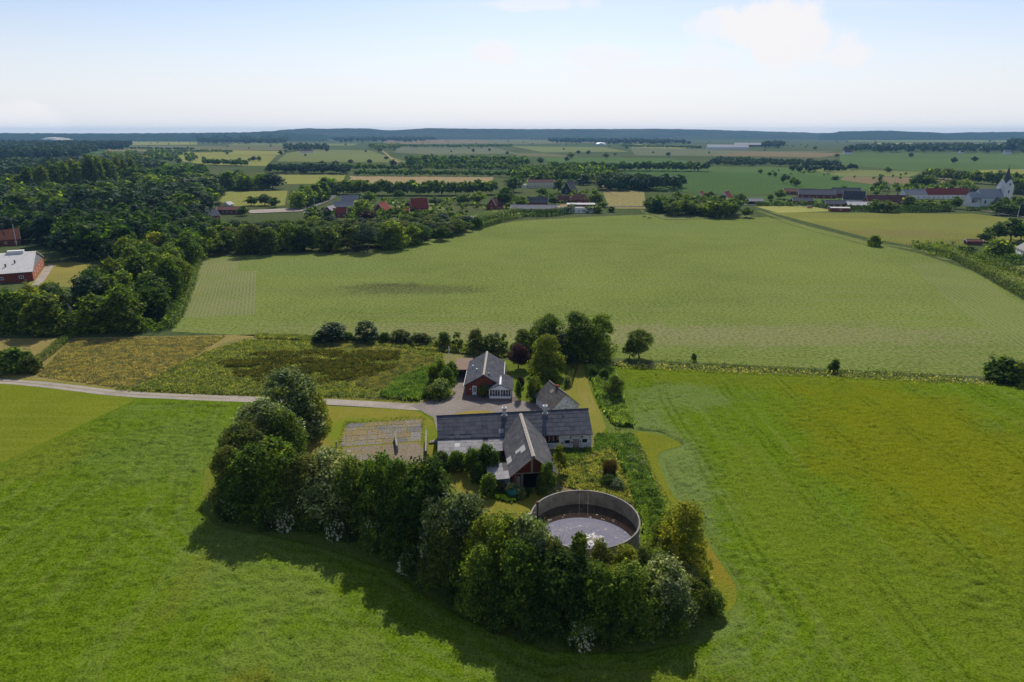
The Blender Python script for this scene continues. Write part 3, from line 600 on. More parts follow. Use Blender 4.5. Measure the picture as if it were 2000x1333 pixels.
# --- shelter belt round the farm (front)
BG = 'trees of the shelter belt round the farmyard'
for a in [
 (566, 858, 722, 108, 'belt', 'silver', 'tall silvery-green tree at the far end of the shelter belt, beside the gravel drive'),
 (604, 846, 756, 62, 'belt', 'yellow', 'yellow-tipped tree on the right flank of the tallest tree beside the drive'),
 (521, 905, 776, 112, 'belt', 'silver', 'pale silvery tree just below the tallest tree at the drive'),
 (556, 918, 806, 70, 'belt', 'dark', 'dark green tree right of the pale silvery tree, edging the lawn'),
 (482, 945, 828, 92, 'belt', 'olive', 'dull olive tree on the field side of the pale silvery tree'),
 (452, 1000, 872, 70, 'belt', 'olive', 'olive-brown tree at the outer left corner of the belt'),
 (497, 1008, 866, 100, 'belt', 'mid', 'fresh green tree at the outer left corner of the belt'),
 (545, 1012, 862, 96, 'belt', 'mid', 'tall green tree standing behind the white elder flowers at the left corner'),
 (598, 1020, 892, 88, 'belt', 'olive', 'brownish-green tree below the left end of the tan lawn'),
 (648, 1026, 880, 104, 'belt', 'silver', 'grey-green tree in front of the lower left corner of the concrete pad'),
 (700, 1036, 898, 82, 'belt', 'dark', 'dark narrow-topped tree in front of the concrete pad'),
 (742, 1052, 886, 88, 'belt', 'mid', 'bright green tree rising before the low concrete wall on the pad'),
 (790, 1072, 890, 84, 'belt', 'mid', 'olive-green tree reaching up to the rusty steel wall'),
 (835, 1098, 905, 108, 'belt', 'dark', 'broad dark tree left of the small lawn, tallest of the belt middle'),
 (872, 1115, 948, 92, 'belt', 'silver', 'silvery tree overhanging the left edge of the small lawn'),
 (912, 1132, 968, 100, 'belt', 'silver', 'palest silvery tree below the small lawn'),
 (872, 1150, 1030, 86, 'belt', 'olive', 'olive tree in front of the two silvery trees, facing the field'),
 (948, 1160, 1010, 84, 'belt', 'yellow', 'yellow-green tree between the silvery trees and the slurry tank'),
 (988, 1180, 1012, 84, 'belt', 'mid', 'green tree left of the slurry tank, in front of its left end'),
 (1034, 1186, 1008, 90, 'belt', 'silver', 'white-tipped tree covering the left rim of the slurry tank'),
 (942, 1200, 1068, 80, 'belt', 'mid', 'mid green tree on the field side, below the yellow-green tree'),
 (1016, 1222, 1060, 92, 'belt', 'mid', 'dense green tree on the field side below the white-tipped tree'),
 (1082, 1206, 1046, 74, 'birch', 'olive', 'airy olive tree in front of the pale water of the tank'),
 (1128, 1212, 1040, 74, 'spire', 'dark', 'pointed dark tree in front of the middle of the tank'),
 (1172, 1200, 1052, 70, 'birch', 'olive', 'thin-leaved tree right of the pointed dark tree'),
 (1218, 1196, 1062, 84, 'birch', 'yellow', 'feathery yellow-green tree in front of the right rim of the tank'),
 (1096, 1240, 1090, 96, 'belt', 'dark', 'dark tree at the lowest point of the belt, left of centre'),
 (1162, 1244, 1108, 90, 'belt', 'mid', 'green tree at the lowest point of the belt, right of centre'),
 (1232, 1240, 1098, 100, 'belt', 'mid', 'broad green tree in the front edge below the feathery trees'),
 (1296, 1226, 1102, 96, 'belt', 'silver', 'pale grey-green tree near the right end of the belt'),
 (1258, 1180, 1076, 70, 'belt', 'olive', 'olive tree behind the pale grey-green tree near the right end'),
 (1348, 1212, 1140, 66, 'belt', 'yellow', 'small bright yellow-green tree at the right end of the belt'),
 (1334, 1132, 984, 92, 'belt', 'yellow', 'tall loose yellowish willow right of the slurry tank'),
 (1296, 1100, 1020, 50, 'belt', 'yellow', 'slim yellow-green willow between the tank and the tall willow'),
 (1290, 1150, 1080, 62, 'belt', 'mid', 'short green tree between the tall willow and the belt'),
 (1340, 1172, 1110, 46, 'belt', 'silver', 'small silver-leaved tree under the tall willow'),
]: T(*a[:7], cat='tree', group=BG, name='willow_tree' if 'willow' in a[6] else None)
BS = 'bushes along the foot of the shelter belt'
for a in [
 (628, 1010, 950, 60, 'mid', 'mid green bush filling the gap left of the grey-green tree', 0), (770, 1060, 985, 60, 'olive', 'olive bush filling the gap before the bright green tree', 0), (812, 1085, 1010, 60, 'mid', 'leafy bush left of the broad dark tree', 0), (900, 1165, 1070, 64, 'mid', 'tall bush left of the yellow-green tree', 0), (1060, 1215, 1110, 64, 'mid', 'tall bush below the airy olive tree', 0), (1392, 1196, 1150, 50, 'mid', 'low green bush at the outermost right corner of the belt', 0), (1372, 1180, 1128, 44, 'olive', 'small olive bush behind the outermost corner bush', 0), (1318, 1236, 1180, 56, 'mid', 'rounded bush at the field edge right of the belt bottom', 0),
 (442, 1004, 955, 44, 'dark', 'bush with a few white flowers at the left corner of the belt foot', 1), (472, 1010, 965, 40, 'mid', 'dark green bush right of the corner flower bush', 0), (524, 1020, 972, 44, 'dark', 'flowering bush, first of the white pair below the tall green tree', 1),
 (556, 1024, 976, 40, 'dark', 'flowering bush, second of the white pair below the tall green tree', 1), (600, 1034, 985, 50, 'dark', 'dark flowerless bush at the belt foot under the brownish tree', 0), (652, 1040, 990, 44, 'dark', 'dark bush with white flower heads under the grey-green tree', 1),
 (690, 1052, 1006, 40, 'olive', 'olive bush left of the big white flowering bush', 0), (722, 1066, 1000, 52, 'mid', 'large round bush covered with white flowers at the belt foot', 2), (762, 1088, 1030, 50, 'dark', 'dark bush right of the big white flowering bush', 0),
 (800, 1112, 1064, 48, 'dark', 'bush with scattered white flowers under the broad dark tree', 1), (842, 1140, 1086, 52, 'mid', 'green bush at the belt foot below the olive tree', 0), (884, 1174, 1116, 52, 'dark', 'dark bush at the belt foot, halfway to the lowest point', 0),
 (930, 1206, 1146, 56, 'mid', 'bush at the foot of the mid green field-side tree', 0), (976, 1230, 1170, 52, 'dark', 'dark bush just left of the belt lowest point', 0), (1040, 1246, 1184, 60, 'dark', 'dark green bush at the very bottom of the belt', 0),
 (1130, 1254, 1196, 56, 'mid', 'bush with small white flowers right of the belt bottom', 1), (1200, 1254, 1196, 60, 'dark', 'dark bush below the two green front trees', 0), (1266, 1248, 1190, 56, 'mid', 'green bush below the pale grey-green tree', 0),
]:
    sh_ = 15 if a[6] else 5; o = T(a[0], a[1] + sh_, a[2] + sh_, a[3], 'bush', a[4], a[5], cat='bush', group=BS, blossom=a[6] > 0)

# --- garden and boundary trees
for a in [
 (648, 670, 632, 50, 'belt', 'blue', 'rounded dark tree at the left end of the boundary tree row'), (622, 672, 650, 26, 'bush', 'dark', 'small dark bush at the left end of the boundary row'), (714, 670, 628, 38, 'belt', 'blue', 'dark round tree, second large one of the boundary row'),
 (680, 668, 650, 22, 'bush', 'mid', 'green bush between the two dark round trees of the boundary row'), (752, 670, 650, 26, 'bush', 'dark', 'small dark tree right of the second round tree'), (782, 671, 646, 36, 'belt', 'olive', 'brownish round tree in the boundary row above the brown rushes'),
 (820, 675, 654, 48, 'bush', 'olive', 'wide low brownish tree in the boundary row'), (867, 680, 650, 26, 'belt', 'dark', 'dark tree above the flagpole'), (893, 682, 648, 26, 'birch', 'dark', 'thin tree right of the dark tree above the flagpole'),
 (930, 686, 644, 34, 'belt', 'olive', 'olive tree in the boundary row behind the house roof'), (963, 690, 652, 36, 'belt', 'dark', 'dark tree in the boundary row behind the house ridge'), (985, 688, 650, 20, 'birch', 'mid', 'slim green tree in the boundary row right of the ridge'),
 (1020, 694, 644, 36, 'belt', 'dark', 'dark green tree left of the tall garden trees'), (1072, 698, 614, 72, 'round', 'dark', 'tall round tree, left of the three tallest behind the garden'), (1128, 706, 608, 66, 'belt', 'dark', 'tallest tree behind the garden, dark and dense'),
 (1172, 708, 612, 56, 'belt', 'mid', 'tall slender tree, right of the three tallest behind the garden'), (1100, 706, 650, 60, 'belt', 'blue', 'dark tree in front of the three tallest garden trees'), (1068, 738, 652, 56, 'belt', 'yellow', 'yellow-green weeping tree in the middle of the garden'),
 (1036, 700, 660, 40, 'belt', 'mid', 'green shrubby tree left of the weeping tree'), (1250, 702, 644, 56, 'round', 'dark', 'solitary round tree right of the tall garden trees'), (1230, 702, 662, 32, 'birch', 'mid', 'lighter tree leaning on the solitary round tree'),
 (1012, 722, 672, 46, 'round', 'purple', 'purple-leaved tree behind the conservatory'), (1199, 782, 734, 38, 'round', 'dark', 'round dark tree on the weedy bank right of the mown path'), (1068, 966, 900, 32, 'belt', 'mid', 'leafy tree with pale tips in front of the barn gable'),
 (1092, 928, 866, 36, 'birch', 'yellow', 'bright loose tree between barn and white stable'),
 (1709, 482, 460, 24, 'bush', 'mid', 'single round tree on the boundary between the two big fields'), (1946, 470, 440, 36, 'round', 'dark', 'dark tree at right edge left of the tallest one there'), (1978, 474, 426, 52, 'round', 'dark', 'tallest dark tree at the right edge below the church'),
 (1925, 474, 455, 26, 'round', 'dark', 'low dark tree by the brown hut at the right edge'), (1998, 470, 436, 40, 'round', 'dark', 'dark tree cut by the right edge of the view'), (1955, 500, 470, 50, 'bush', 'mid', 'wide mid-green bush below the dark trees at the right edge'),
 (1459, 426, 405, 22, 'round', 'dark', 'small tree right of the dark grove by the road'), (1892, 503, 482, 44, 'bush', 'dark', 'dark bush in the hedge left of the wide bush'),
]:
    T(*a[:7], cat='bush' if a[4] == 'bush' else 'tree', crownname='crown')
for a in [
 (862, 775, 742, 46, 'weed', 'tangled green bush at the corner of drive and yard'), (874, 764, 716, 34, 'mid', 'taller green bush beside the carport drive'), (850, 778, 752, 54, 'dark', 'dark clipped bush mound at the yard corner'),
 (882, 745, 705, 30, 'mid', 'green bush behind the flagpole'), (862, 748, 700, 26, 'yellow', 'feathery yellow-green bush left of the flagpole'), (846, 752, 712, 26, 'yellow', 'pale green bush at the meadow edge left of the flagpole'),
 (1044, 783, 734, 36, 'yellow', 'bright yellow-green bush in the garden right of the conservatory'), (1044, 786, 756, 34, 'dark', 'clipped dark hedge block under the bright bush'), (1080, 752, 720, 32, 'yellow', 'round light-green garden bush near the mossy outbuilding'),
 (1012, 782, 742, 14, 'dark', 'narrow dark shrub right of the conservatory'), (1016, 758, 736, 18, 'purple', 'purple shrub beside the conservatory roof'), (945, 777, 750, 22, 'dark', 'small dark conifer-like bush between door and conservatory'),
 (956, 968, 925, 38, 'mid', 'green bush at the left corner of the blue shed'), (1000, 968, 945, 30, 'silver', 'grey-green bush by the green tarpaulin'), (976, 958, 934, 26, 'yellow', 'light green shrub in front of the blue shed wall'),
 (1018, 974, 952, 22, 'silver', 'low grey shrub at the foot of the barn door'), (860, 918, 884, 50, 'dark', 'dark bush at left end of hedge below the lean-to'), (893, 922, 882, 44, 'mid', 'green bush, second in the hedge below the lean-to'),
 (925, 930, 876, 50, 'mid', 'tall green bush, third in the hedge below the lean-to'), (952, 932, 868, 50, 'dark', 'highest bush of the hedge, against the barn side shed'), (938, 944, 902, 34, 'dark', 'dark bush low in front of the lean-to hedge'),
 (1190, 950, 930, 40, 'dark', 'low dark bush in the rough yard above the tank'), (1205, 955, 938, 34, 'silver', 'grey low bush right of the dark one above the tank'), (1630, 728, 704, 22, 'dark', 'lone dark bush on the grass strip of the right boundary'),
 (1966, 745, 702, 70, 'mid', 'large rounded bush on the boundary at the right edge'), (1990, 750, 712, 60, 'mid', 'large bush cut off by the right edge on the boundary'), (1944, 742, 712, 40, 'dark', 'darker bush left of the large bush on the boundary'),
 (25, 728, 684, 72, 'mid', 'big bush at the left edge beside the gravel drive'), (52, 730, 700, 44, 'olive', 'brownish bush right of the big bush at the left edge'), (1108, 755, 735, 16, 'silver', 'white flowering shrub behind the mossy outbuilding'),
 (1180, 745, 720, 26, 'dark', 'dark bush at top of the weedy bank'), (1158, 738, 716, 24, 'dark', 'dark shrub left of the bank top'), (1355, 706, 690, 12, 'dark', 'tiny bush on the right boundary strip'),
]:
    T(a[0], a[1], a[2], a[3], 'bush', a[4], a[5], cat='bush', blossom='flowering' in a[5])

# --- woods: trees scattered on a jittered grid inside an outline, labelled by row and place in the row
ORD = 'first second third fourth fifth sixth seventh eighth ninth tenth eleventh twelfth thirteenth fourteenth fifteenth sixteenth seventeenth eighteenth nineteenth twentieth'.split()
def ordn(i):
    if i < 20: return ORD[i]
    t = {2: 'twenty', 3: 'thirty', 4: 'forty', 5: 'fifty', 6: 'sixty'}[(i + 1) // 10]
    return t + '-' + ORD[(i + 1) % 10 - 1] if (i + 1) % 10 else {'thirty': 'thirtieth', 'forty': 'fortieth', 'fifty': 'fiftieth', 'twenty': 'twentieth', 'sixty': 'sixtieth'}[t]
def inside(p, poly):
    c = False; n = len(poly)
    for i in range(n):
        a, b = poly[i], poly[i - 1]
        if (a.y > p[1]) != (b.y > p[1]) and p[0] < (b.x - a.x) * (p[1] - a.y) / (b.y - a.y) + a.x: c = not c
    return c
SHAPE = {'round': 'round', 'belt': 'upright', 'poplar': 'tall poplar', 'birch': 'loose', 'spruce': 'pointed spruce', 'bush': 'low', 'spire': 'conical'}
TONE = {'dark': 'dark green', 'mid': 'mid green', 'yellow': 'yellow-green', 'silver': 'silvery', 'olive': 'olive', 'blue': 'blue-green', 'purple': 'purple'}
def wood(where, pts, sp, hr, kinds, fols, group, ry=1.0, wf=None, joined=None):
    cnt = 0; parts = {}
    P = [G(*p) for p in pts]; x0, x1 = min(p.x for p in P), max(p.x for p in P); y0, y1 = min(p.y for p in P), max(p.y for p in P)
    row = 0; y = y0 + sp * .3
    while y < y1:
        xs = []; x = x0 + (sp / 2 if row % 2 else 0)
        while x < x1:
            q = (x + random.uniform(-.3, .3) * sp, y + random.uniform(-.3, .3) * sp * ry)
            if inside(q, P):
                s_ = screen(q[0], q[1])
                if -60 < s_[0] < 2060: xs.append(q)
            x += sp
        if xs:
            for i, q in enumerate(sorted(xs)):
                k = random.choice(kinds); fo = random.choice(fols); H = random.uniform(*hr) * (max(.55, 1 - .06 * row) if 'village' in where else 1); cnt += 1
                if joined:
                    c, t = random.choice(VAR[(k, 'lo')]); n = len(c.vertices); a = np.empty(n * 3, np.float32); c.vertices.foreach_get('co', a); a = a.reshape(-1, 3)
                    H0 = {'round': 12, 'belt': 11.5, 'spruce': 12, 'birch': 12}[k]; R0 = {'round': 5.6, 'belt': 4.3, 'spruce': 2.6, 'birch': 3.6}[k]
                    sx_ = (wf or 1.15) * sp * random.uniform(.95, 1.3) / 2 / R0; th = random.uniform(0, 6.28)
                    a = np.stack([(a[:, 0] * math.cos(th) - a[:, 1] * math.sin(th)) * sx_ + q[0], (a[:, 0] * math.sin(th) + a[:, 1] * math.cos(th)) * sx_ + q[1], a[:, 2] * H / H0], 1)
                    parts.setdefault(fo, []).append(a); continue
                tree(k, q[0], q[1], H, (wf or 1.15) * sp * random.uniform(.95, 1.3) if k != 'poplar' else sp * 1.15, fo,
                     f'{TONE[fo]} {SHAPE[k]} tree in {where}, {ordn(row)} row back, {ordn(i)} from left', cat='tree', group=group)
            row += 1
        y += sp * ry
    if joined:
        V = np.concatenate([np.concatenate(p_) for p_ in parts.values()]); nn = [sum(len(a) for a in p_) // 4 for p_ in parts.values()]
        me = npmesh('woodland', V, np.arange(len(V)).reshape(-1, 4), FOL['dark']); me.materials.clear()
        for fo in parts: me.materials.append(FOL[fo])
        me.polygons.foreach_set('material_index', np.repeat(np.arange(len(nn)), nn).astype(np.int32)); tag(link('woodland', me), joined, 'wood', kind='stuff')
    print('WOOD', where, cnt)
wood('the big left wood', [(-80, 650), (-80, 632), (60, 628), (150, 606), (205, 572), (238, 528), (330, 492), (384, 500), (368, 545), (345, 600), (330, 640), (200, 650)], 9.6, (11.5, 16),
     ['round', 'belt', 'belt'], ['dark', 'mid', 'dark', 'dark', 'dark', 'mid', 'yellow', 'blue'], 'trees of the big wood on the left')
wood('the belt before the village', [(385, 500), (400, 462), (520, 452), (640, 446), (740, 448), (850, 436), (912, 440), (918, 455), (860, 474), (760, 492), (600, 496), (480, 498)], 10.5, (11, 16.5),
     ['round', 'round', 'belt', 'birch'], ['dark', 'dark', 'mid', 'dark', 'olive', 'blue', 'blue'], 'trees of the belt in front of the village')
wood('the wood behind the hall', [(100, 512), (100, 485), (60, 478), (-40, 478), (-40, 440), (60, 438), (200, 442), (400, 436), (395, 462), (370, 488), (225, 526), (205, 522), (190, 512)], 12.5, (12.5, 18),
     ['round', 'round', 'belt'], ['dark', 'blue', 'dark', 'blue'], 'trees of the wood behind the sports hall', joined='mixed dark wood behind and above the sports hall')
wood('the upper left wood', [(-40, 438), (-40, 400), (100, 392), (260, 392), (400, 380), (425, 400), (395, 430), (200, 436)], 18, (15, 21),
     ['round', 'round', 'belt'], ['dark', 'blue', 'blue'], 'trees of the upper left wood', wf=1.2, joined='dark broadleaf wood below the tall poplars on the left')
# tall poplars on the left, in two lines
PG = 'poplars of the tall left row'
for ln, (pa, pb, n, hh) in enumerate((((-10, 396), (225, 372), 19, 34), ((-6, 386), (250, 360), 17, 34))):
    a, b = G(*pa), G(*pb)
    for i in range(n):
        p = a.lerp(b, (i + .5 * ln) / (n - 1)); fo = random.choice(['yellow', 'mid', 'mid'])
        tree('poplar', p.x + random.uniform(-2, 2), p.y + random.uniform(-4, 4), hh * random.uniform(.86, 1.1) * (.62 + .45 * min(1, i / 9)), 13, fo,
             f'{TONE[fo]} poplar in the {"front" if ln == 0 else "rear"} line of tall left poplars, {ordn(i)} from left', cat='tree', group=PG, lod='mid')
wood('the strip behind the pitch', [(270, 370), (420, 366), (555, 366), (560, 372), (430, 374), (400, 384), (280, 388)], 17, (14, 20), ['round', 'belt'], ['dark', 'blue', 'mid'], 'trees behind the football pitch', wf=1.2)
wood('the roadside grove', [(1256, 408), (1300, 402), (1440, 408), (1442, 424), (1400, 427), (1330, 425), (1270, 416)], 10, (8.5, 13), ['round', 'round', 'belt'], ['dark', 'dark', 'mid'], 'trees of the dark grove by the road')
wood('the churchyard trees', [(1938, 414), (1965, 410), (2060, 410), (2060, 424), (1940, 421)], 9, (9, 12), ['round'], ['dark', 'blue'], 'dark trees in front of the church')
wood('the avenue by the road', [(560, 408), (580, 404), (640, 374), (655, 374), (640, 388), (596, 409)], 12, (12, 17), ['round', 'belt'], ['dark', 'mid'], 'trees along the village road')

VG = 'trees between the village houses'
k = 0
for (px, py, pt, w, kind, fol, lab) in [
 (640, 373, 348, 34, 'round', 'dark', 'large tree at the far end of the village road'), (690, 376, 352, 30, 'round', 'dark', 'tree beside the grey-roofed houses, farther side'), (720, 398, 374, 28, 'round', 'mid', 'tree between grey roofs and the red gable house'),
 (708, 430, 392, 34, 'belt', 'mid', 'green tree before the red-roofed gable house'), (717, 436, 412, 30, 'round', 'purple', 'purple beech in the village belt'), (780, 388, 372, 22, 'round', 'dark', 'round tree behind the white caravan'),
 (797, 410, 396, 16, 'round', 'purple', 'small purple tree beside the steep red roof'), (850, 402, 384, 28, 'round', 'mid', 'tree right of the steep red roof'), (905, 400, 380, 28, 'round', 'dark', 'tree left of the half-hidden brick house'),
 (935, 400, 374, 32, 'round', 'mid', 'broad tree above the small cream shed'), (988, 408, 366, 40, 'round', 'dark', 'largest tree in the middle of the village'), (1003, 376, 346, 36, 'round', 'dark', 'tall tree behind the largest village tree'),
 (1020, 408, 384, 26, 'round', 'mid', 'green tree left of the grey-roofed brick house'), (1078, 402, 380, 22, 'round', 'dark', 'dark tree right of the grey-roofed brick house'), (1060, 384, 366, 24, 'round', 'mid', 'tree below the long cream shed'),
 (1090, 378, 350, 26, 'birch', 'mid', 'airy tree left of the dark A-shaped house'), (1040, 364, 338, 30, 'birch', 'mid', 'pale birch left of the long cream shed'), (1072, 362, 336, 26, 'birch', 'mid', 'pale birch above the long cream shed'),
 (1162, 403, 372, 32, 'round', 'dark', 'round dark tree at the road fork'), (1178, 406, 394, 18, 'round', 'mid', 'small tree below the road fork tree'), (1194, 415, 404, 14, 'bush', 'dark', 'dark bush by the bend of the white road'),
 (1150, 416, 403, 24, 'bush', 'mid', 'bush right of the white flat building'), (1168, 417, 403, 22, 'bush', 'dark', 'dark bush second right of the white flat building'), (1446, 396, 378, 24, 'round', 'dark', 'tree right of the two white houses'),
 (1388, 392, 375, 18, 'round', 'purple', 'reddish tree beside the left white house'), (1524, 390, 370, 22, 'round', 'mid', 'round tree between the little shed and brown house'), (1505, 392, 380, 12, 'round', 'dark', 'small tree on the hedge by the road'),
 (1620, 386, 370, 20, 'round', 'mid', 'tree before the grey farm barns'), (1720, 373, 352, 24, 'round', 'dark', 'round tree standing alone behind the long brown roof'), (1755, 378, 363, 14, 'birch', 'mid', 'slim tree right of the long brown roof'),
 (1795, 370, 342, 30, 'round', 'dark', 'left of the two big round trees behind the white farmhouse'), (1815, 370, 342, 32, 'round', 'dark', 'right of the two big round trees behind the white farmhouse'), (1848, 368, 354, 18, 'round', 'mid', 'small tree behind the red-roofed farm'),
 (1862, 368, 350, 16, 'round', 'mid', 'second small tree behind the red-roofed farm'), (1885, 372, 350, 24, 'round', 'mid', 'tree above the red roof near the church'), (1900, 376, 362, 18, 'round', 'dark', 'dark tree just left of the church nave'),
 (1952, 362, 334, 26, 'round', 'dark', 'dark tree rising behind the church spire'), (1986, 378, 340, 40, 'round', 'dark', 'large dark tree right of the church tower'), (1775, 410, 384, 24, 'belt', 'dark', 'dark tree at the gable of the long brown roof'),
 (1735, 415, 392, 34, 'round', 'dark', 'wide dark tree in front of the long brown roof'), (1710, 414, 390, 30, 'round', 'mid', 'tree before the left half of the long brown roof'), (1815, 412, 390, 30, 'round', 'mid', 'tree in the orchard below the red farm roof'),
 (1845, 412, 388, 28, 'birch', 'mid', 'loose tree in the orchard left of the church path'), (1868, 408, 384, 24, 'round', 'mid', 'small tree beside the gravestones'), (1795, 412, 398, 24, 'bush', 'dark', 'dark bush at the field edge of the orchard'),
 (476, 422, 402, 22, 'round', 'mid', 'small tree right of the long school roof'), (490, 402, 384, 24, 'round', 'dark', 'left of the two round trees on the football pitch'), (516, 402, 380, 30, 'round', 'dark', 'right of the two round trees on the football pitch'),
 (537, 406, 386, 22, 'round', 'dark', 'smaller tree right of the two round trees on the pitch'), (408, 412, 368, 44, 'round', 'mid', 'big round tree at the left corner of the football pitch'), (640, 436, 408, 26, 'spire', 'blue', 'dark conical tree before the village brick house'),
 (930, 448, 424, 26, 'bush', 'mid', 'bush row end beside the cream shed'), (1252, 372, 362, 20, 'bush', 'dark', 'bush group behind the dry meadow'), (1140, 362, 336, 26, 'spruce', 'blue', 'pointed spruce by the track'), (1216, 372, 336, 22, 'spruce', 'blue', 'tall spruce in the strip right of the track'),
 (1485, 340, 331, 9, 'round', 'dark', 'leftmost of the four small trees in the far green field'), (1503, 345, 336, 8, 'round', 'dark', 'second small tree in the far green field'), (1514, 346, 336, 8, 'round', 'dark', 'third small tree in the far green field'), (1538, 351, 343, 10, 'bush', 'dark', 'low bush in the far green field'),
 (1531, 358, 340, 12, 'round', 'dark', 'tree left of the dark clump above the farm barns'), (1549, 362, 346, 14, 'round', 'dark', 'left half of the dark clump above the farm barns'), (1556, 365, 350, 14, 'round', 'dark', 'right half of the dark clump above the farm barns'),
 (1734, 338, 327, 14, 'round', 'dark', 'single tree on the far hedge line above the village'), (1719, 352, 346, 8, 'bush', 'dark', 'tiny bush above the lone round village tree'), (1632, 352, 345, 14, 'bush', 'dark', 'low bush in the brown strip above the village'),
 (506, 316, 305, 9, 'round', 'dark', 'small dark tree standing on the yellow far field'), (468, 315, 308, 7, 'round', 'dark', 'tiny tree left of the small dark tree on the far field'), (487, 316, 309, 6, 'round', 'dark', 'tiniest tree on the yellow far field'),
 (1115, 310, 298, 14, 'round', 'dark', 'round tree at the head of the far pale field'), (1183, 310, 299, 11, 'round', 'dark', 'second round tree on the far pale field'), (1055, 322, 307, 12, 'round', 'dark', 'tree beside the far green field corner'),
 (740, 298, 288, 14, 'round', 'dark', 'tree clump leader beside the far farm'), (1130, 301, 294, 9, 'round', 'dark', 'small tree on the far striped field'),
]: T(px, py, pt, w, kind, fol, lab, cat='bush' if kind == 'bush' else 'tree')

# --- far shelterbelts and woods that read as one mass
def mass(name, label, pts, n, h, fol='dark', leaf=2.6, per=30, jit=0, cat='wood', line=None, wl=8):
    r = np.random.default_rng(len(label) * 7 + n)
    C = []
    if line:
        P = [G(*p) for p in line]; seg = [(P[i + 1] - P[i]).length for i in range(len(P) - 1)]; tot = sum(seg)
        for i in range(n):
            d = tot * (i + .5 + r.uniform(-.4, .4)) / n; j = 0
            while j < len(seg) - 1 and d > seg[j]: d -= seg[j]; j += 1
            p = P[j].lerp(P[j + 1], min(1, d / seg[j])); C.append((p.x, p.y + r.uniform(-wl / 2, wl / 2)))
    else:
        P = [G(*p) for p in pts]; x0, x1 = min(p.x for p in P), max(p.x for p in P); y0, y1 = min(p.y for p in P), max(p.y for p in P); t = 0
        while len(C) < n and t < n * 40:
            q = (r.uniform(x0, x1), r.uniform(y0, y1)); t += 1
            if inside(q, P): C.append(q)
    V = []; N_ = []
    for (x, y) in C:
        hh = h * r.uniform(.7, 1.15); rr = hh * r.uniform(.30, .45)
        d = r.normal(size=(per, 3)); d[:, 2] = np.abs(d[:, 2]) * 1.0 - .25; d /= np.linalg.norm(d, axis=1, keepdims=True)
        c = np.array([x, y, hh * .56]) + d * np.array([rr, rr, hh * .44]) * r.uniform(.8, 1.08, (per, 1)); c[:, 2] = np.maximum(c[:, 2], hh * .08); V.append(c); N_.append(d + r.normal(size=d.shape) * .35)
    V = np.concatenate(V); N_ = np.concatenate(N_); s = np.full((len(V), 1), 1.0)
    v, f = leafquads(V, N_, leaf * h / 10 * 1.6, r)
    o = link(name, npmesh(name, v, f, FOL[fol])); tag(o, label, cat, kind='stuff'); return o
mass('bushes', 'small bushes and trees sprinkled over the central plain', [(700, 268), (1640, 268), (1640, 296), (1380, 312), (1040, 326), (820, 312), (700, 300)], 260, 8, 'blue', 2.6, 26, cat='bushes')
mass('bushes', 'small bushes dotted over the left plain', [(200, 276), (700, 272), (560, 326), (430, 330), (330, 300), (220, 296)], 70, 8, 'blue', 2.6, 26, cat='bushes')
mass('bushes', 'bushes and low trees on the heath strip above the right village', [(1440, 330), (1640, 342), (1900, 346), (1960, 352), (1800, 362), (1600, 352)], 34, 5, 'dark', 2.2, 26, cat='bushes')
mass('woodland', 'row of mid-height trees above the tan stubble field', None, 95, 11, 'dark', line=[(545, 332), (700, 334), (860, 334), (1010, 335), (1130, 336)], wl=25)
mass('woodland', 'dense dark wood block on the skyline of the stubble field', [(790, 318), (1030, 320), (1034, 332), (800, 332)], 150, 15, 'dark')
mass('hedgerow', 'line of open-trunked trees between village and stubble field', None, 70, 12.5, 'dark', line=[(648, 380), (720, 381), (800, 382), (870, 382), (965, 380)], wl=10, per=44)
mass('woodland', 'double tree belt left of the tan stubble field', None, 80, 12, 'blue', line=[(530, 338), (600, 338), (680, 340)], wl=60)
mass('hedgerow', 'hedge line below the far dark wood block', None, 80, 8, 'dark', line=[(690, 344), (860, 345), (1080, 347)], wl=12)
mass('woodland', 'tree belt stretching right across the green field edge', None, 90, 13, 'dark', line=[(1075, 334), (1200, 334), (1380, 335)], wl=30)
mass('woodland', 'dark tree belt behind the dry meadow', [(1170, 360), (1330, 366), (1330, 374), (1260, 374), (1175, 374)], 110, 13, 'blue')
mass('woodland', 'tree mass around the track behind the village', [(1090, 346), (1160, 342), (1200, 348), (1180, 362), (1130, 358), (1090, 366), (1010, 362), (1000, 348)], 130, 14, 'dark')
mass('plantation', 'large pale plantation block in the far fields', [(1400, 314), (1640, 322), (1640, 328), (1500, 326), (1380, 324), (1395, 316)], 260, 9, 'blue')
mass('woodland', 'bushy clumps right of the plantation block', [(1540, 334), (1680, 330), (1680, 336), (1600, 338), (1560, 340)], 40, 9, 'blue')
mass('woodland', 'long dark wood behind the big right-hand field', [(1650, 300), (1800, 300), (2060, 300), (2060, 294), (1900, 292), (1700, 292), (1650, 296)], 330, 22, 'blue')
mass('woodland', 'dark wooded corner on the far right horizon', [(1960, 300), (2080, 300), (2080, 278), (1980, 284)], 120, 34, 'blue')
mass('hedgerow', 'long row of trees leading to the church from the left', None, 80, 13, 'dark', line=[(1808, 348), (1860, 354), (1920, 360), (1990, 364)], wl=25)
mass('woodland', 'trees behind the church on the right', [(1960, 372), (2050, 360), (2060, 380), (1980, 382)], 60, 15, 'dark')
mass('woodland', 'dense wood at the far left beyond the poplars', [(-60, 334), (140, 328), (210, 326), (300, 330), (330, 342), (120, 350), (-60, 352)], 420, 17, 'blue')
mass('woodland', 'deep blue-green forest on the far left', [(-80, 318), (150, 312), (190, 300), (150, 292), (-80, 290)], 900, 22, 'blue')
mass('woodland', 'second forest strip on the far left plain', [(-80, 284), (150, 285), (260, 286), (240, 296), (-80, 300)], 620, 24, 'blue')
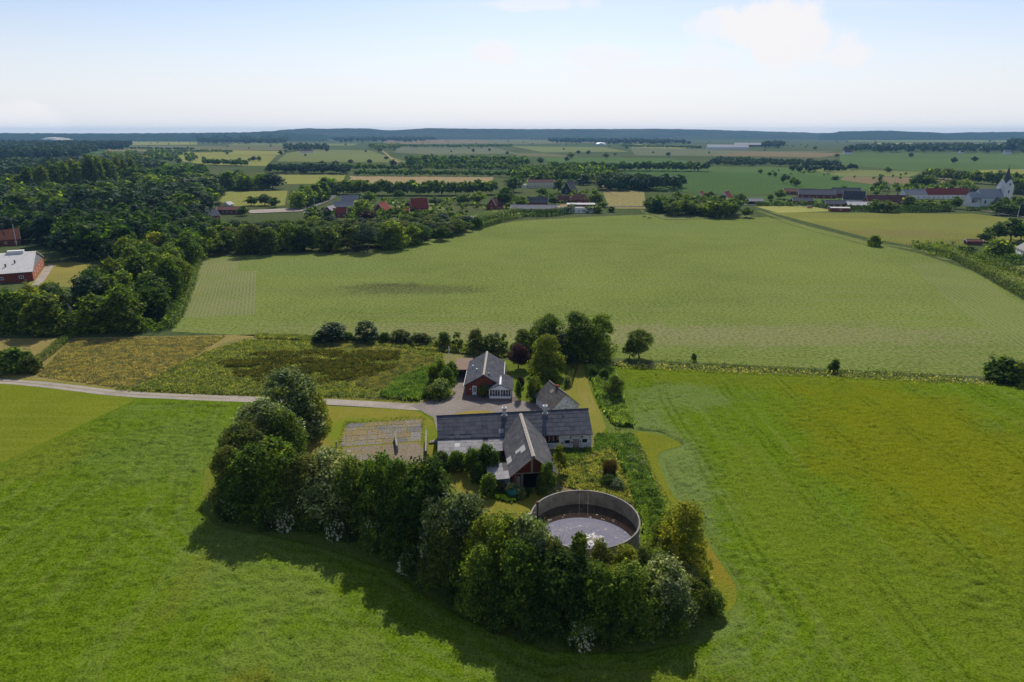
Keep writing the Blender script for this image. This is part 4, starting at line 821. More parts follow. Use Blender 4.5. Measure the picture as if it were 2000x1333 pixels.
mass('woodland', 'far left forest along the horizon', [(-100, 268), (380, 268), (560, 270), (560, 276), (380, 275), (230, 271), (-100, 274)], 1000, 40, 'blue')
mass('woodland', 'wood left of centre on the far plain', [(385, 276), (560, 277), (560, 283), (390, 282)], 220, 26, 'blue')
mass('woodland', 'dark copse around the hidden farm in the distance', [(552, 290), (640, 290), (640, 296), (560, 297)], 70, 19, 'blue')
mass('woodland', 'dark copse beside the far track', [(720, 288), (782, 289), (782, 294), (724, 294)], 50, 17, 'dark')
mass('hedgerow', 'row of little trees left of the double belt', None, 48, 10, 'dark', line=[(400, 322), (480, 325)], wl=18)
mass('hedgerow', 'thin double hedge on the pale far field', None, 90, 9, 'dark', line=[(290, 298), (455, 299)], wl=25)
mass('hedgerow', 'hedge in front of the yellow far field', None, 60, 9, 'dark', line=[(250, 292), (380, 294)], wl=20)
mass('woodland', 'far wood left of the white farm sheds', [(1070, 276), (1270, 278), (1350, 284), (1200, 284), (1070, 280)], 260, 24, 'blue')
mass('woodland', 'dark copse behind the white farm sheds', [(1485, 286), (1530, 286), (1530, 290), (1490, 291)], 40, 24, 'blue')
mass('woodland', 'forest slopes under the central horizon hills', [(640, 272), (800, 270), (860, 274), (820, 279), (660, 280)], 330, 26, 'blue')
mass('woodland', 'scattered woods under the right horizon hill', [(1200, 264), (1500, 266), (1640, 269), (1500, 272), (1200, 270)], 420, 34, 'blue')
mass('woodland', 'pale woods along the far central horizon', [(860, 264), (1200, 263), (1200, 267), (880, 269)], 260, 40, 'blue')
mass('hedgerow', 'far hedges across the central plain', None, 160, 12, 'dark', line=[(780, 288), (900, 289), (1000, 287)], wl=120)
mass('hedgerow', 'dark far hedge in front of the striped field', None, 120, 10, 'dark', line=[(1215, 288), (1300, 289), (1370, 291)], wl=30)
mass('woodland', 'trees round the red-roofed farm on the far left', [(200, 306), (300, 304), (350, 306), (420, 322), (340, 322), (260, 330), (200, 320)], 110, 15, 'dark')
mass('woodland', 'trees behind the tall left poplars', [(240, 352), (340, 346), (400, 346), (400, 352), (300, 362), (240, 364)], 70, 17, 'dark')
mass('woodland', 'trees around the church village on the far side', [(1640, 376), (1700, 378), (1770, 372), (1900, 372), (1900, 378), (1780, 382), (1640, 386)], 26, 8, 'mid')
mass('bramble_patch', 'garden shrubs scattered through the village', [(700, 396), (980, 392), (1160, 376), (1180, 396), (1040, 404), (900, 424), (700, 430)], 170, 4.2, 'mid')
mass('bramble_patch', 'garden shrubs left of the village', [(600, 436), (600, 420), (700, 396), (740, 420), (900, 424), (900, 440)], 110, 5.5, 'dark')
mass('bramble_patch', 'garden shrubs between the right-hand village houses', [(1450, 396), (1640, 396), (1880, 396), (1880, 408), (1700, 410), (1450, 402)], 130, 3.4, 'dark')
r_ = np.random.default_rng(77)
for i in range(46):                        # single trees dotted over the far plain
    px, py = r_.uniform(440, 1960), r_.uniform(276, 334); g = G(px, py)
    if 1380 < px < 1720 and py > 308: continue
    tree('round', g.x, g.y, r_.uniform(8, 14), r_.uniform(9, 16), 'blue', 'distant dark tree dotted on the open plain below the horizon', cat='tree', group='scattered trees far out on the plain', lod='lo', name='distant_tree')

for (lab, pts, n, h, fol, leaf) in (
 ('mixed green scrub on the bank right of the mown path', [(1150, 720), (1195, 722), (1222, 800), (1238, 842), (1205, 836), (1178, 800)], 46, 1.7, 'weed', .95),
 ('whitish cow parsley and scrub on the bank right of the mown path', [(1160, 728), (1190, 735), (1210, 800), (1190, 805)], 20, 1.5, 'silver', .8),
 ('dark scrub clumps right of the slurry tank', [(1235, 930), (1262, 940), (1300, 1010), (1310, 1080), (1262, 1060), (1250, 990)], 34, 1.6, 'mid', .95),
 ('pale scrub clumps right of the stable', [(1205, 870), (1245, 868), (1268, 930), (1240, 940)], 24, 1.5, 'silver', .8),
 ('rank green clumps between tank and field margin', [(1225, 880), (1262, 930), (1300, 1000), (1340, 1090), (1380, 1180), (1330, 1160), (1262, 1040), (1235, 960)], 70, 1.3, 'weed', 1.0),
 ('tangled low growth below the tall willow', [(1260, 1060), (1330, 1080), (1380, 1190), (1300, 1190)], 50, 1.6, 'mid', 1.0),
 ('small weed clumps dotted over the rough yard', [(1085, 890), (1200, 880), (1235, 940), (1225, 965), (1100, 948)], 40, .8, 'weed', 1.3),
 ('green clumps at the yard end of the meadow', [(760, 740), (850, 705), (870, 745), (830, 785), (770, 778)], 40, 1.2, 'weed', 1.1)):
    mass('scrub', lab, pts, n, h, fol, leaf, 90, cat='scrub')
# hedges of leaves (clipped or wild) along a line
def hedge(label, pts, w, h, fol, leaf=.4, dens=26, name='hedge', rough=.25, px=True, cat='hedge'):
    P = [(G(*p) if px else Vector(p)) for p in pts]; r = np.random.default_rng(len(label)); C = []; N_ = []
    for i in range(len(P) - 1):
        a, b = P[i], P[i + 1]; L = (b - a).length; n = int(L * dens * (w + 2 * h)); t = (b - a).normalized(); s = Vector((-t.y, t.x, 0))
        u = r.uniform(0, L, n); ph = r.uniform(0, w + 2 * h, n)
        off = np.where(ph < h, -w / 2, np.where(ph > h + w, w / 2, ph - h - w / 2)); z = np.where(ph < h, ph, np.where(ph > h + w, w + 2 * h - ph, h))
        k = np.sin(u * 1.1 + i) * .5 + np.sin(u * 2.7 + 2) * .5; z = z * (1 + rough * k); off = off * (1 + rough * k)
        c = np.stack([a.x + t.x * u + s.x * off, a.y + t.y * u + s.y * off, np.maximum(z, .05)], 1) + r.normal(size=(n, 3)) * (.06 + rough * .5)
        nn = np.stack([s.x * off, s.y * off, (z - h * .4)], 1) + r.normal(size=(n, 3)) * .5; C.append(c); N_.append(nn)
    C = np.concatenate(C); C[:, 2] = np.maximum(C[:, 2], .05); v, f = leafquads(C, np.concatenate(N_) + 1e-4, leaf, r)
    o = link(name, npmesh(name, v, f, FOL[fol])); tag(o, label, cat); return o
hedge('wild low hedge of brambles along the right boundary of the near field', [(1290, 712), (1400, 718), (1500, 722), (1600, 728), (1760, 734), (1880, 742)], 1.8, .6, 'olive', .4, 7, rough=.6)
hedge('grassy green bank in front of the right boundary hedge', [(1200, 716), (1400, 724), (1700, 738), (1935, 752)], 3.0, .5, 'tall', .45, 5, rough=.4)
hedge('clipped dark hedge from the left bush up towards the wood', [(66, 716), (95, 694), (128, 668), (150, 655)], 2.0, 1.7, 'mid', .35, 14, rough=.12)
hedge('low dark grass edge along the north side of the drive', [(230, 760), (330, 764), (480, 770), (660, 775), (815, 783)], 1.2, .55, 'tall', .35, 12, rough=.3)
hedge('curved clipped garden hedge at the right side of the garden', [(1128, 708), (1122, 722), (1116, 738), (1112, 752), (1098, 760)], 1.1, 1.6, 'olive', .22, 30, rough=.06)
hedge('broad wild hedge on the right side of the middle field, outer line', [(1810, 494), (1870, 506), (1930, 536), (1990, 570), (2080, 615)], 6.5, 3.6, 'mid', .8, 3.5, rough=.45)
hedge('inner hedge line above the broad wild hedge', [(1780, 485), (1860, 490), (1900, 505), (1960, 530), (2060, 560)], 4.5, 3.0, 'dark', .8, 3.5, rough=.5)
hedge('hedge along the upper edge of the small bright field at the right', [(1900, 516), (1950, 518), (2060, 512)], 5, 3.6, 'dark', .8, 3.5, rough=.4)
hedge('dark clipped hedge in front of the low village houses', [(1020, 423), (1070, 423), (1115, 417), (1120, 412)], 4.5, 5.0, 'dark', .9, 3, rough=.1)
hedge('pale clipped hedge where the belt meets the field', [(918, 448), (935, 447), (960, 440), (975, 434)], 3.5, 3, 'mid', .8, 4, rough=.15)
hedge('leafy hedge between belt and village gardens', [(925, 442), (980, 430), (1015, 424)], 8, 5.5, 'mid', .9, 3, rough=.4)
hedge('clipped roadside hedge by the right-hand houses, left piece', [(1478, 402), (1515, 402.5), (1550, 402)], 3, 2.6, 'dark', .8, 4, rough=.08)
hedge('clipped roadside hedge by the red car', [(1590, 404), (1620, 409)], 3, 2.6, 'dark', .8, 4, rough=.1)
hedge('dark field-side hedge below the silver-roofed shed', [(1655, 412), (1690, 413), (1735, 414), (1800, 415), (1862, 413)], 4, 4.0, 'dark', .9, 3, rough=.3)
hedge('clipped hedge beside the church path', [(1885, 412), (1930, 412)], 3, 2.6, 'dark', .8, 4, rough=.1)
hedge('scrubby bottom edge of the big left wood', [(-60, 652), (60, 652), (200, 650), (260, 648), (330, 642), (350, 615), (372, 560), (388, 505)], 3, 2.4, 'mid', .7, 4, rough=.5)

# ------------------------------------------------------------------ buildings
def window(parent, x, y, z, w, h, axis, sgn, frame=None, bars=1, depth=.06):
    """framed window on a wall: axis 'y' = wall faces local y*sgn, 'x' = wall faces local x*sgn"""
    f = MB(); g = MB(); t = max(.07, w * .08)
    def bx(m, u0, u1, z0, z1, d0, d1):
        if axis == 'y': m.box(u0, u1, min(y + sgn * d0, y + sgn * d1), max(y + sgn * d0, y + sgn * d1), z0, z1)
        else: m.box(min(x + sgn * d0, x + sgn * d1), max(x + sgn * d0, x + sgn * d1), u0, u1, z0, z1)
    c = x if axis == 'y' else y
    bx(f, c - w / 2, c + w / 2, z, z + t, -.05, depth); bx(f, c - w / 2, c + w / 2, z + h - t, z + h, -.05, depth)
    bx(f, c - w / 2, c - w / 2 + t, z + t, z + h - t, -.05, depth); bx(f, c + w / 2 - t, c + w / 2, z + t, z + h - t, -.05, depth)
    for i in range(bars): u = c - w / 2 + w * (i + 1) / (bars + 1); bx(f, u - t * .35, u + t * .35, z + t, z + h - t, -.05, depth * .8)
    o = f.build('window', frame or M['paint'], parent)
    bx(g, c - w / 2 + t * .5, c + w / 2 - t * .5, z + t * .5, z + h - t * .5, -.04, .015); g.build('pane', M['glass'], o); return o
def building(name, label, cat, px, py, L, Wd, eh, rh, rot, wall, roof, over=.35, chim=(), wins=3, gwins=1, door=None, hip=0, group=None, ridge=None, world=None, gablemat=None, winw=1.3, rsub=True):
    p = Vector(world) if world else G(px, py)
    o = thing(name, label, cat, (p.x, p.y, 0), R(rot), group)
    y, x = Wd / 2, L / 2
    if hip:
        MB().box(-x, x, -y, y, 0, eh).build('wall', M[wall], o)
        m = MB(); X, Y = x + over, y + over; hx = x - hip; n = [(-X, -Y, eh), (X, -Y, eh), (X, Y, eh), (-X, Y, eh), (-hx, 0, rh), (hx, 0, rh)]
        m.v = n; m.f = [(0, 1, 5, 4), (1, 2, 5), (2, 3, 4, 5), (3, 0, 4), (3, 2, 1, 0)]; rf = m.build('roof', M[roof], o)
    else:
        MB().prism([(-y, 0), (y, 0), (y, eh), (0, rh - .02), (-y, eh)], -x, x).build('wall', M[wall], o)
        sl = (rh - eh) / y; Y = y + over; e = eh - sl * over; t = .16; m = MB()
        for s in (-1, 1):
            m.slab(*([(-x - over, s * Y, e + t), (x + over, s * Y, e + t), (x + over, 0, rh + t), (-x - over, 0, rh + t)][::(1 if s < 0 else -1)]), t)
        rf = m.build('roof', M[roof], o)
        MB().box(-x - over, x + over, -.18, .18, rh + t - .06, rh + t + .08).build('ridge_cap', M[ridge] if ridge else M[roof], rf)
        b = MB()
        for sx in (-1, 1):
            for s in (-1, 1):
                X0 = sx * (x + over + .05); b.hexa([(X0 - .05, s * Y, e - .06), (X0 + .05, s * Y, e - .06), (X0 + .05, 0, rh - .06), (X0 - .05, 0, rh - .06), (X0 - .05, s * Y, e + t + .04), (X0 + .05, s * Y, e + t + .04), (X0 + .05, 0, rh + t + .04), (X0 - .05, 0, rh + t + .04)])
        b.build('bargeboard', M['paint'], rf)
    for cx in chim: MB().box(cx - .35, cx + .35, -.35, .35, rh - .5, rh + 1.0).box(cx - .42, cx + .42, -.42, .42, rh + 1.0, rh + 1.12).build('chimney', M['brick'] if wall != 'white' else M['white'], o)
    for s in (-1, 1):
        for i in range(wins): window(o, -x + L * (i + .5) / wins, s * y, 1.0, winw, min(1.2, eh - 1.3), 'y', s)
    for s in (-1, 1):
        for i in range(gwins): window(o, s * x, -y + Wd * (i + .5) / gwins, 1.0, winw, min(1.2, eh - 1.3), 'x', s)
    if rh > 5.5 and not hip and gwins:
        for s in (-1, 1): window(o, s * x, 0, eh + .3, 1.0, 1.0, 'x', s)
    return o

# village and far buildings: (name, label, category, px, py of the footprint centre, length, width, eave, ridge, turn, wall, roof, extra)
for b in [
 ('house', 'red hipped-roof house sunk among the trees of the left wood', 'house', 148, 448, 13, 10, 4.5, 9.5, 5, 'brick', 'roofred', dict(hip=4)),
 ('house', 'small orange-roofed brick house at the left edge behind the sports hall', 'house', 22, 478, 9, 8, 3.5, 8.4, 35, 'brick', 'rooforange', dict(wins=2)),
 ('house', 'house of which only a red roof peak shows over the wood', 'house', 250, 438, 9, 8, 6.0, 11, 40, 'brick', 'roofred', dict(wins=1)),
 ('house', 'dark house with a white-edged gable left of the school building', 'house', 411, 431, 10, 8, 3.5, 8, 60, 'brick', 'roofdark', dict()),
 ('shed', 'low grey-roofed shed below the white-edged gable house', 'shed', 399, 438, 9, 6, 2.6, 4, 20, 'white', 'roofgrey', dict(wins=1)),
 ('school', 'long low building with dull brown roof beside the football pitch', 'building', 453, 418, 20, 9, 3.4, 5.4, 0, 'darkbrick', 'roofbrown', dict(wins=6)),
 ('shed', 'small white gable shed on the edge of the football pitch', 'shed', 446, 405, 7, 6, 2.4, 4.6, 80, 'white', 'roofpale', dict(wins=1)),
 ('house', 'brick house with white-trimmed gable and red annexe in the village', 'house', 646, 424, 10, 9, 3.6, 8.2, 80, 'brick', 'roofgrey', dict()),
 ('annexe', 'red tiled annexe right of the white-trimmed brick gable', 'building', 663, 424, 11, 7, 3.2, 6.2, 5, 'brick', 'roofred', dict()),
 ('house', 'grey-roofed house in front of the large grey village roofs', 'house', 672, 412, 16, 9, 3.6, 7.4, 0, 'brick', 'roofgrey', dict()),
 ('house', 'grey gabled house farthest back of the grey village roofs', 'house', 684, 400, 14, 9, 3.8, 7.8, 5, 'brick', 'roofgrey', dict()),
 ('shed', 'flat dark shed left of the grey village roofs', 'shed', 616, 424, 14, 8, 3, 3.8, 0, 'darkboard', 'roofdark', dict(wins=1)),
 ('house', 'red-roofed house with broad gable behind the purple beech', 'house', 747, 419, 13, 10, 3.4, 8.8, 78, 'brick', 'roofred', dict()),
 ('annexe', 'low red annexe right of the broad red gable', 'building', 778, 418, 17, 6, 2.6, 4.4, 0, 'brick', 'roofred', dict()),
 ('house', 'house with steep red roof standing alone right of the caravan', 'house', 819, 414, 13, 9, 3.6, 10.5, 18, 'brick', 'roofred', dict(chim=(2,))),
 ('shed', 'small cream-roofed shed where the belt ends', 'shed', 931, 432, 7, 5.5, 2.6, 3.4, -5, 'darkboard', 'cream', dict(wins=1)),
 ('house', 'half-hidden red-roofed house left of the largest village tree', 'house', 967, 409, 11, 9, 3.6, 9, 60, 'brick', 'roofbrown', dict(chim=(0,))),
 ('house', 'tall brick house with grey roof and front gable', 'house', 1050, 405, 17, 9, 4.2, 8, -6, 'brick', 'roofdark', dict(chim=(1, 5), wins=4)),
 ('house', 'long low grey-roofed bungalow behind the dark clipped hedge', 'house', 1043, 414, 36, 9, 2.8, 5.4, 0, 'brick', 'roofgrey', dict(wins=8)),
 ('building', 'white flat-roofed building at the field edge', 'building', 1130, 415, 30, 11, 3.6, 4.1, -2, 'white', 'roofgrey', dict(wins=7)),
 ('building', 'brown low building behind the white flat-roofed one', 'building', 1134, 407, 22, 9, 3.4, 4.2, -2, 'darkbrick', 'roofpale', dict(wins=3)),
 ('house', 'small brown-tiled house, left of the two below the track', 'house', 1099, 396, 12, 7, 3, 6, 0, 'brick', 'roofbrown', dict(wins=2)),
 ('house', 'brown hip-roofed house, right of the two below the track', 'house', 1131, 397, 17, 11, 3.2, 8, -4, 'brick', 'roofbrown', dict(hip=4)),
 ('house', 'dark A-shaped house with white edges by the track', 'house', 1112, 378, 16, 11, 3, 12, 64, 'darkboard', 'roofcharcoal', dict(wins=2)),
 ('shed', 'long cream shed front seen through the birches', 'shed', 1057, 367, 30, 9, 6.5, 9, 0, 'cream', 'roofbrown', dict(wins=9)),
 ('shed', 'small white shed beside the long cream one', 'shed', 1021, 367, 8, 6, 2.8, 4.5, 0, 'white', 'roofpale', dict(wins=1)),
 ('house', 'white house with red roof, left of two beside the grove', 'house', 1368, 396, 12, 9, 4, 9.6, 62, 'white', 'roofred', dict()),
 ('house', 'white house with red roof, right of two beside the grove', 'house', 1417, 395, 12, 9, 4, 9.2, 55, 'white', 'roofred', dict(chim=(0,))),
 ('shed', 'small grey-roofed hut right of the roadside tree', 'shed', 1474, 399, 12, 8, 2.8, 5, 0, 'darkboard', 'roofgrey', dict(wins=1)),
 ('house', 'dark-roofed brick bungalow on the road left of the red car', 'house', 1566, 399, 17, 9, 3, 5.6, -8, 'brick', 'roofdark', dict(wins=4)),
 ('barn', 'wide grey farm barn at the left of the farm group', 'barn', 1592, 387, 32, 13, 3.6, 8, -12, 'brick', 'roofdark', dict(wins=5)),
 ('barn', 'farm barn with pale patches on its roof', 'barn', 1650, 386, 26, 14, 4, 9, -8, 'brick', 'roofdark', dict(wins=4)),
 ('barn', 'far low barn behind the farm group', 'barn', 1560, 380, 30, 10, 3, 5.5, -10, 'darkbrick', 'roofbrown', dict(wins=3)),
 ('house', 'steep dark-roofed house with two skylights', 'house', 1666, 398, 17, 11, 4, 10.5, -22, 'white', 'roofcharcoal', dict(wins=3)),
 ('house', 'brown brick bungalow left of the silver-roofed shed', 'house', 1630, 405, 17, 9, 3, 5.6, -5, 'darkbrick', 'roofdark', dict(wins=4)),
 ('shed', 'flat garage in front of the brown brick bungalow', 'shed', 1638, 413, 14, 7, 2.8, 3.3, -5, 'brick', 'roofpale', dict(wins=1)),
 ('shed', 'long shed with silver roof and red boarded wall', 'shed', 1681, 408, 23, 10, 3.2, 5.6, -8, 'redboard', 'roofpale', dict(wins=2)),
 ('barn', 'very long farmhouse wing with red-brown roof', 'barn', 1730, 404, 34, 10, 4, 9.4, -4, 'brick', 'roofbrown', dict(wins=8, chim=(-10, 0, 8))),
 ('barn', 'white-walled barn with grey-brown roof left of the red-roofed wing', 'barn', 1782, 388, 20, 11, 4, 8.5, -2, 'white', 'roofgrey', dict(wins=4)),
 ('barn', 'long white-walled wing with bright red roof near the church', 'barn', 1845, 388, 40, 10, 4, 9.4, 0, 'white', 'roofred', dict(wins=9, chim=(0,))),
 ('shed', 'dark shed left of the church', 'shed', 1903, 384, 14, 8, 3, 6, 0, 'darkboard', 'roofcharcoal', dict(wins=1)),
 ('barn', 'long white farm shed on the far plain, front one', 'barn', 1420, 292, 150, 30, 8, 17, -2, 'white', 'roofpale', dict(wins=0, gwins=0)),
 ('barn', 'long white farm shed on the far plain, rear one', 'barn', 1462, 287, 130, 30, 8, 17, -2, 'darkbrick', 'roofpale', dict(wins=0, gwins=0)),
 ('barn', 'far farm building with red roof on the left plain', 'barn', 290, 312, 46, 14, 6, 13, -3, 'white', 'roofred', dict(wins=0, gwins=0)),
 ('barn', 'far grey farm building right of the red-roofed one', 'barn', 328, 311, 44, 14, 6, 12, -8, 'white', 'roofgrey', dict(wins=0, gwins=0)),
 ('house', 'far house at the left tip of the long dark wood', 'house', 1655, 302, 22, 12, 6, 13, 0, 'white', 'roofbrown', dict(wins=2, gwins=0)),
 ('house', 'far white house at the foot of the long dark wood', 'house', 1876, 301, 16, 10, 5, 11, 30, 'white', 'roofbrown', dict(wins=2, gwins=0)),
 ('house', 'far pale house at the right end of the long dark wood', 'house', 1966, 302, 18, 12, 6, 12, 0, 'white', 'roofgrey', dict(wins=2, gwins=0)),
 ('house', 'brownish farmhouse hidden in the dark copse on the plain', 'house', 600, 299, 40, 12, 5, 9, 0, 'white', 'roofbrown', dict(wins=3, gwins=0)),
]:
    building(b[0], b[1], b[2], *b[3:12], **b[12])

# sports hall at the left edge
p = G(66, 549); hall = thing('sports_hall', 'big brick sports hall with pale grey roof at the left edge', 'building', (p.x, p.y, 0), R(-2))
hl = G(87, 519); dv = hl - p; a_ = math.atan2(dv.y, dv.x); Wd = dv.length
hall.rotation_euler = (0, 0, a_ - R(90)); eh = 4.2; rh = 9.6; LL = 46
MB().prism([(0, 0), (Wd, 0), (Wd, eh), (0, eh)], -LL, 0).build('wall', M['brick'], hall)
m = MB(); m.v = [(.0, .02, eh), (.0, Wd - .02, eh), (.0, Wd * .5, rh), (-.3, .02, eh), (-.3, Wd - .02, eh), (-.3, Wd * .5, rh)]
m.f = [(0, 1, 2), (5, 4, 3), (0, 3, 4, 1), (1, 4, 5, 2), (2, 5, 3, 0)]; m.build('gable_cladding', M['greyboard'], hall)
MB().box(.003, .06, .1, Wd - .1, .3, eh - .1).build('end_wall', M['orangebrick'], hall)
m = MB(); m.slab((-LL, -.8, eh - .1), (.4, -.8, eh - .1), (.4, Wd / 2, rh + .2), (-LL, Wd / 2, rh + .2), .2); m.slab((-LL, Wd / 2, rh + .2), (.4, Wd / 2, rh + .2), (.4, Wd + .8, eh - .1), (-LL, Wd + .8, eh - .1), .2)
rf = m.build('roof', M['roofpale'], hall)
for i in range(3):
    x = -4 - i * 9.0
    MB().box(x - 6, x, Wd / 2 - 1.6, Wd / 2 + 1.2, rh - .5, rh + 1.0).build('rooflight', M['white'], rf)
for (x, yy) in ((-6.5, .22), (-9.5, .14)): z = eh + (rh - eh) * (yy * 2) ; MB().tube((x, Wd * yy, z - .3), (x, Wd * yy, z + 1.0), .28, .28, 8).tube((x, Wd * yy, z + 1.0), (x, Wd * yy, z + 1.3), .4, .4, 8).build('roof_vent', M['rust'], rf)
for i in range(4): window(hall, .06, Wd * (.18 + .2 * i), 1.3, 1.8, 2.0, 'x', 1)
for i in range(6): window(hall, -4 - i * 7, 0, 1.4, 1.6, 1.2, 'y', -1)

# church
p = G(1930, 402); ch = thing('church', 'white village church with slate spire and two small porches', 'church', (p.x, p.y, 0), R(8)); ch.scale = (1.22, 1.22, 1.12)
def gable(par, x0, x1, y0, y1, eh, rh, wall, roof, nm, rn='roof', along='x'):
    if along == 'x':
        yc = (y0 + y1) / 2; MB().prism([(y0, 0), (y1, 0), (y1, eh), (yc, rh - .03), (y0, eh)], x0, x1).build(nm, M[wall], par)
        MB().slab((x0 - .2, y0 - .3, eh), (x1 + .2, y0 - .3, eh), (x1 + .2, yc, rh + .2), (x0 - .2, yc, rh + .2), .2).slab((x0 - .2, yc, rh + .2), (x1 + .2, yc, rh + .2), (x1 + .2, y1 + .3, eh), (x0 - .2, y1 + .3, eh), .2).build(rn, M[roof], par)
    else:
        xc = (x0 + x1) / 2; m = MB(); m.v = [(x0, y0, 0), (x1, y0, 0), (x1, y0, eh), (xc, y0, rh - .03), (x0, y0, eh)] + [(x0, y1, 0), (x1, y1, 0), (x1, y1, eh), (xc, y1, rh - .03), (x0, y1, eh)]
        m.f = [(0, 1, 2, 3, 4), (9, 8, 7, 6, 5)] + [(i, (i + 1) % 5 + 0, (i + 1) % 5 + 5, i + 5)[::-1] for i in range(5)]; m.build(nm, M[wall], par)
        MB().slab((x0 - .3, y1 + .1, eh), (x0 - .3, y0 - .2, eh), (xc, y0 - .2, rh + .2), (xc, y1 + .1, rh + .2), .2).slab((xc, y1 + .1, rh + .2), (xc, y0 - .2, rh + .2), (x1 + .3, y0 - .2, eh), (x1 + .3, y1 + .1, eh), .2).build(rn, M[roof], par)
gable(ch, -10, 7, -4.5, 4.5, 6, 12.5, 'white', 'rooflead', 'nave')
gable(ch, -17, -10.02, -3.8, 3.8, 5, 10, 'white', 'rooflead', 'chancel')
gable(ch, -1, 3.6, -9, -4.52, 3.2, 6.5, 'white', 'roofcharcoal', 'porch', 'roof', 'y')
gable(ch, -17, -13.5, -8, -3.82, 3.2, 6.5, 'white', 'roofcharcoal', 'sacristy', 'roof', 'y')
MB().box(7.02, 14, -3.6, 3.6, 0, 14.5).build('tower', M['white'], ch)
m = MB(); t0 = 14.5
for (x0, x1, y0, y1) in ((7.02, 14, -3.6, 3.6),):
    xc, yc = (x0 + x1) / 2, 0
    m.v = [(x0, y0, t0), (x1, y0, t0), (x1, y1, t0), (x0, y1, t0), (xc, y0, t0 + 5), (x1, yc, t0 + 5), (xc, y1, t0 + 5), (x0, yc, t0 + 5), (xc, yc, t0 + 5)]
    m.f = [(0, 1, 4), (1, 2, 5), (2, 3, 6), (3, 0, 7), (1, 5, 8, 4), (2, 6, 8, 5), (3, 7, 8, 6), (0, 4, 8, 7)]
m.build('tower_gable', M['white'], ch)
sp_ = MB().tube((10.5, 0, t0 + .4), (10.5, 0, t0 + 4.6), 3.4, 2.5, 8).tube((10.5, 0, t0 + 4.6), (10.5, 0, t0 + 14), 2.5, .05, 8).build('spire', M['roofcharcoal'], ch)
MB().tube((10.5, 0, t0 + 14), (10.5, 0, t0 + 16), .06, .06, 5).box(10.0, 11.0, -.05, .05, t0 + 15, t0 + 15.2).build('weathervane', M['rust'], sp_)
for x in (-7, 1, 5): window(ch, x, -4.5, 2, 1.2, 2.6, 'y', -1, M['darkboard'])
window(ch, 10.5, -3.6, 9.5, 1.0, 2.2, 'y', -1, M['darkboard']); window(ch, 10.5, -3.6, 15, .9, 1.8, 'y', -1, M['darkboard']); window(ch, 1.3, -9, .2, 1.3, 2.2, 'y', -1, M['darkboard'], 0)
for i, (px, py) in enumerate(((1880, 394), (1884, 394.5), (1888, 394), (1891, 395))):
    g = G(px, py); MB().box(-.7, .7, -.2, .2, 0, 1.9).tube((0, -.2, 1.9), (0, .2, 1.9), .7, .7, 10).build('gravestone', M['white'], None, g)
    tag(bpy.context.scene.objects[-1] if False else COL.objects[-1], ['leftmost', 'second from left', 'third from left', 'rightmost'][i] + ' of the four tall white gravestones beside the church', 'gravestone', 'white gravestones left of the church')

# ------------------------------------------------------------------ the farm
def lerp(a, b, t): return Vector(a) * (1 - t) + Vector(b) * t
def sheets(parent, A, B, C, D, nu, nv, mat, skip=(), alt={}, t=.012, lift=.012, jit=.006, name='roof_sheet'):
    """individual corrugated sheets on the slope A(eave start) B(eave end) C(ridge end) D(ridge start), each lapping over the one below"""
    A, B, C, D = map(Vector, (A, B, C, D)); n = (B - A).cross(D - A).normalized()
    u = (B - A).normalized(); v = n.cross(u)
    du = (B - A).length / nu; cache = {}
    for j in range(nv):
        for i in range(nu):
            if (i, j) in skip: continue
            a = lerp(lerp(A, B, i / nu), lerp(D, C, i / nu), j / nv); b = lerp(lerp(A, B, (i + 1) / nu), lerp(D, C, (i + 1) / nu), j / nv)
            c = lerp(lerp(A, B, (i + 1) / nu), lerp(D, C, (i + 1) / nu), (j + 1) / nv); d = lerp(lerp(A, B, i / nu), lerp(D, C, i / nu), (j + 1) / nv)
            g = (b - a) * .012
            mt = alt.get((i, j), mat)
            hv = (d - a)
            loc = (a + c) / 2
            P = [a + g, b - g, c - g + hv * .0, d + g]
            key = mt
            # local frame: x along eave so that the corrugation runs up the slope
            X = u; Z = n; Yv = Z.cross(X); Mx = Matrix((X, Yv, Z)).transposed().to_4x4()
            Q = [Mx.inverted() @ (q - loc) for q in P]; lo = lift + random.uniform(0, jit)
            up0, up1 = lo + t * 1.6, lo
            vs = [(Q[0].x, Q[0].y, up0 - t), (Q[1].x, Q[1].y, up0 - t), (Q[2].x, Q[2].y, up1 - t * .4), (Q[3].x, Q[3].y, up1 - t * .4), (Q[0].x, Q[0].y, up0), (Q[1].x, Q[1].y, up0), (Q[2].x, Q[2].y, up1), (Q[3].x, Q[3].y, up1)]
            if mt not in cache or name == 'x':
                cache[mt] = MB().hexa(vs).mesh(name, M[mt])
            o = bpy.data.objects.new(name, cache[mt]); COL.objects.link(o); o.parent = parent; o.matrix_local = Matrix.Translation(loc) @ Mx
            o.location += n * (lo - lift)
            o.rotation_euler.rotate_axis('Z', random.uniform(-.004, .004))

# long stable wing -------------------------------------------------
EL, ER = Vector((-14.4, 120.6, 3.35)), Vector((15.95, 123.35, 3.05)); RL, RR = Vector((-14.95, 125.1, 6.15)), Vector((15.5, 128.95, 6.15))
ctr = Vector((0.5, 125, 0))
wing = thing('stable_wing', 'long low farm wing with dark corrugated roof and whitewashed right end', 'barn', ctr)
def lc(v): return Vector(v) - ctr
dF = (ER - EL); dF.z = 0; dF.normalize(); nF = Vector((-dF.y, dF.x, 0))
BLp, BRp = RL * 2 - EL, RR * 2 - ER; BLp.z = BRp.z = 3.1
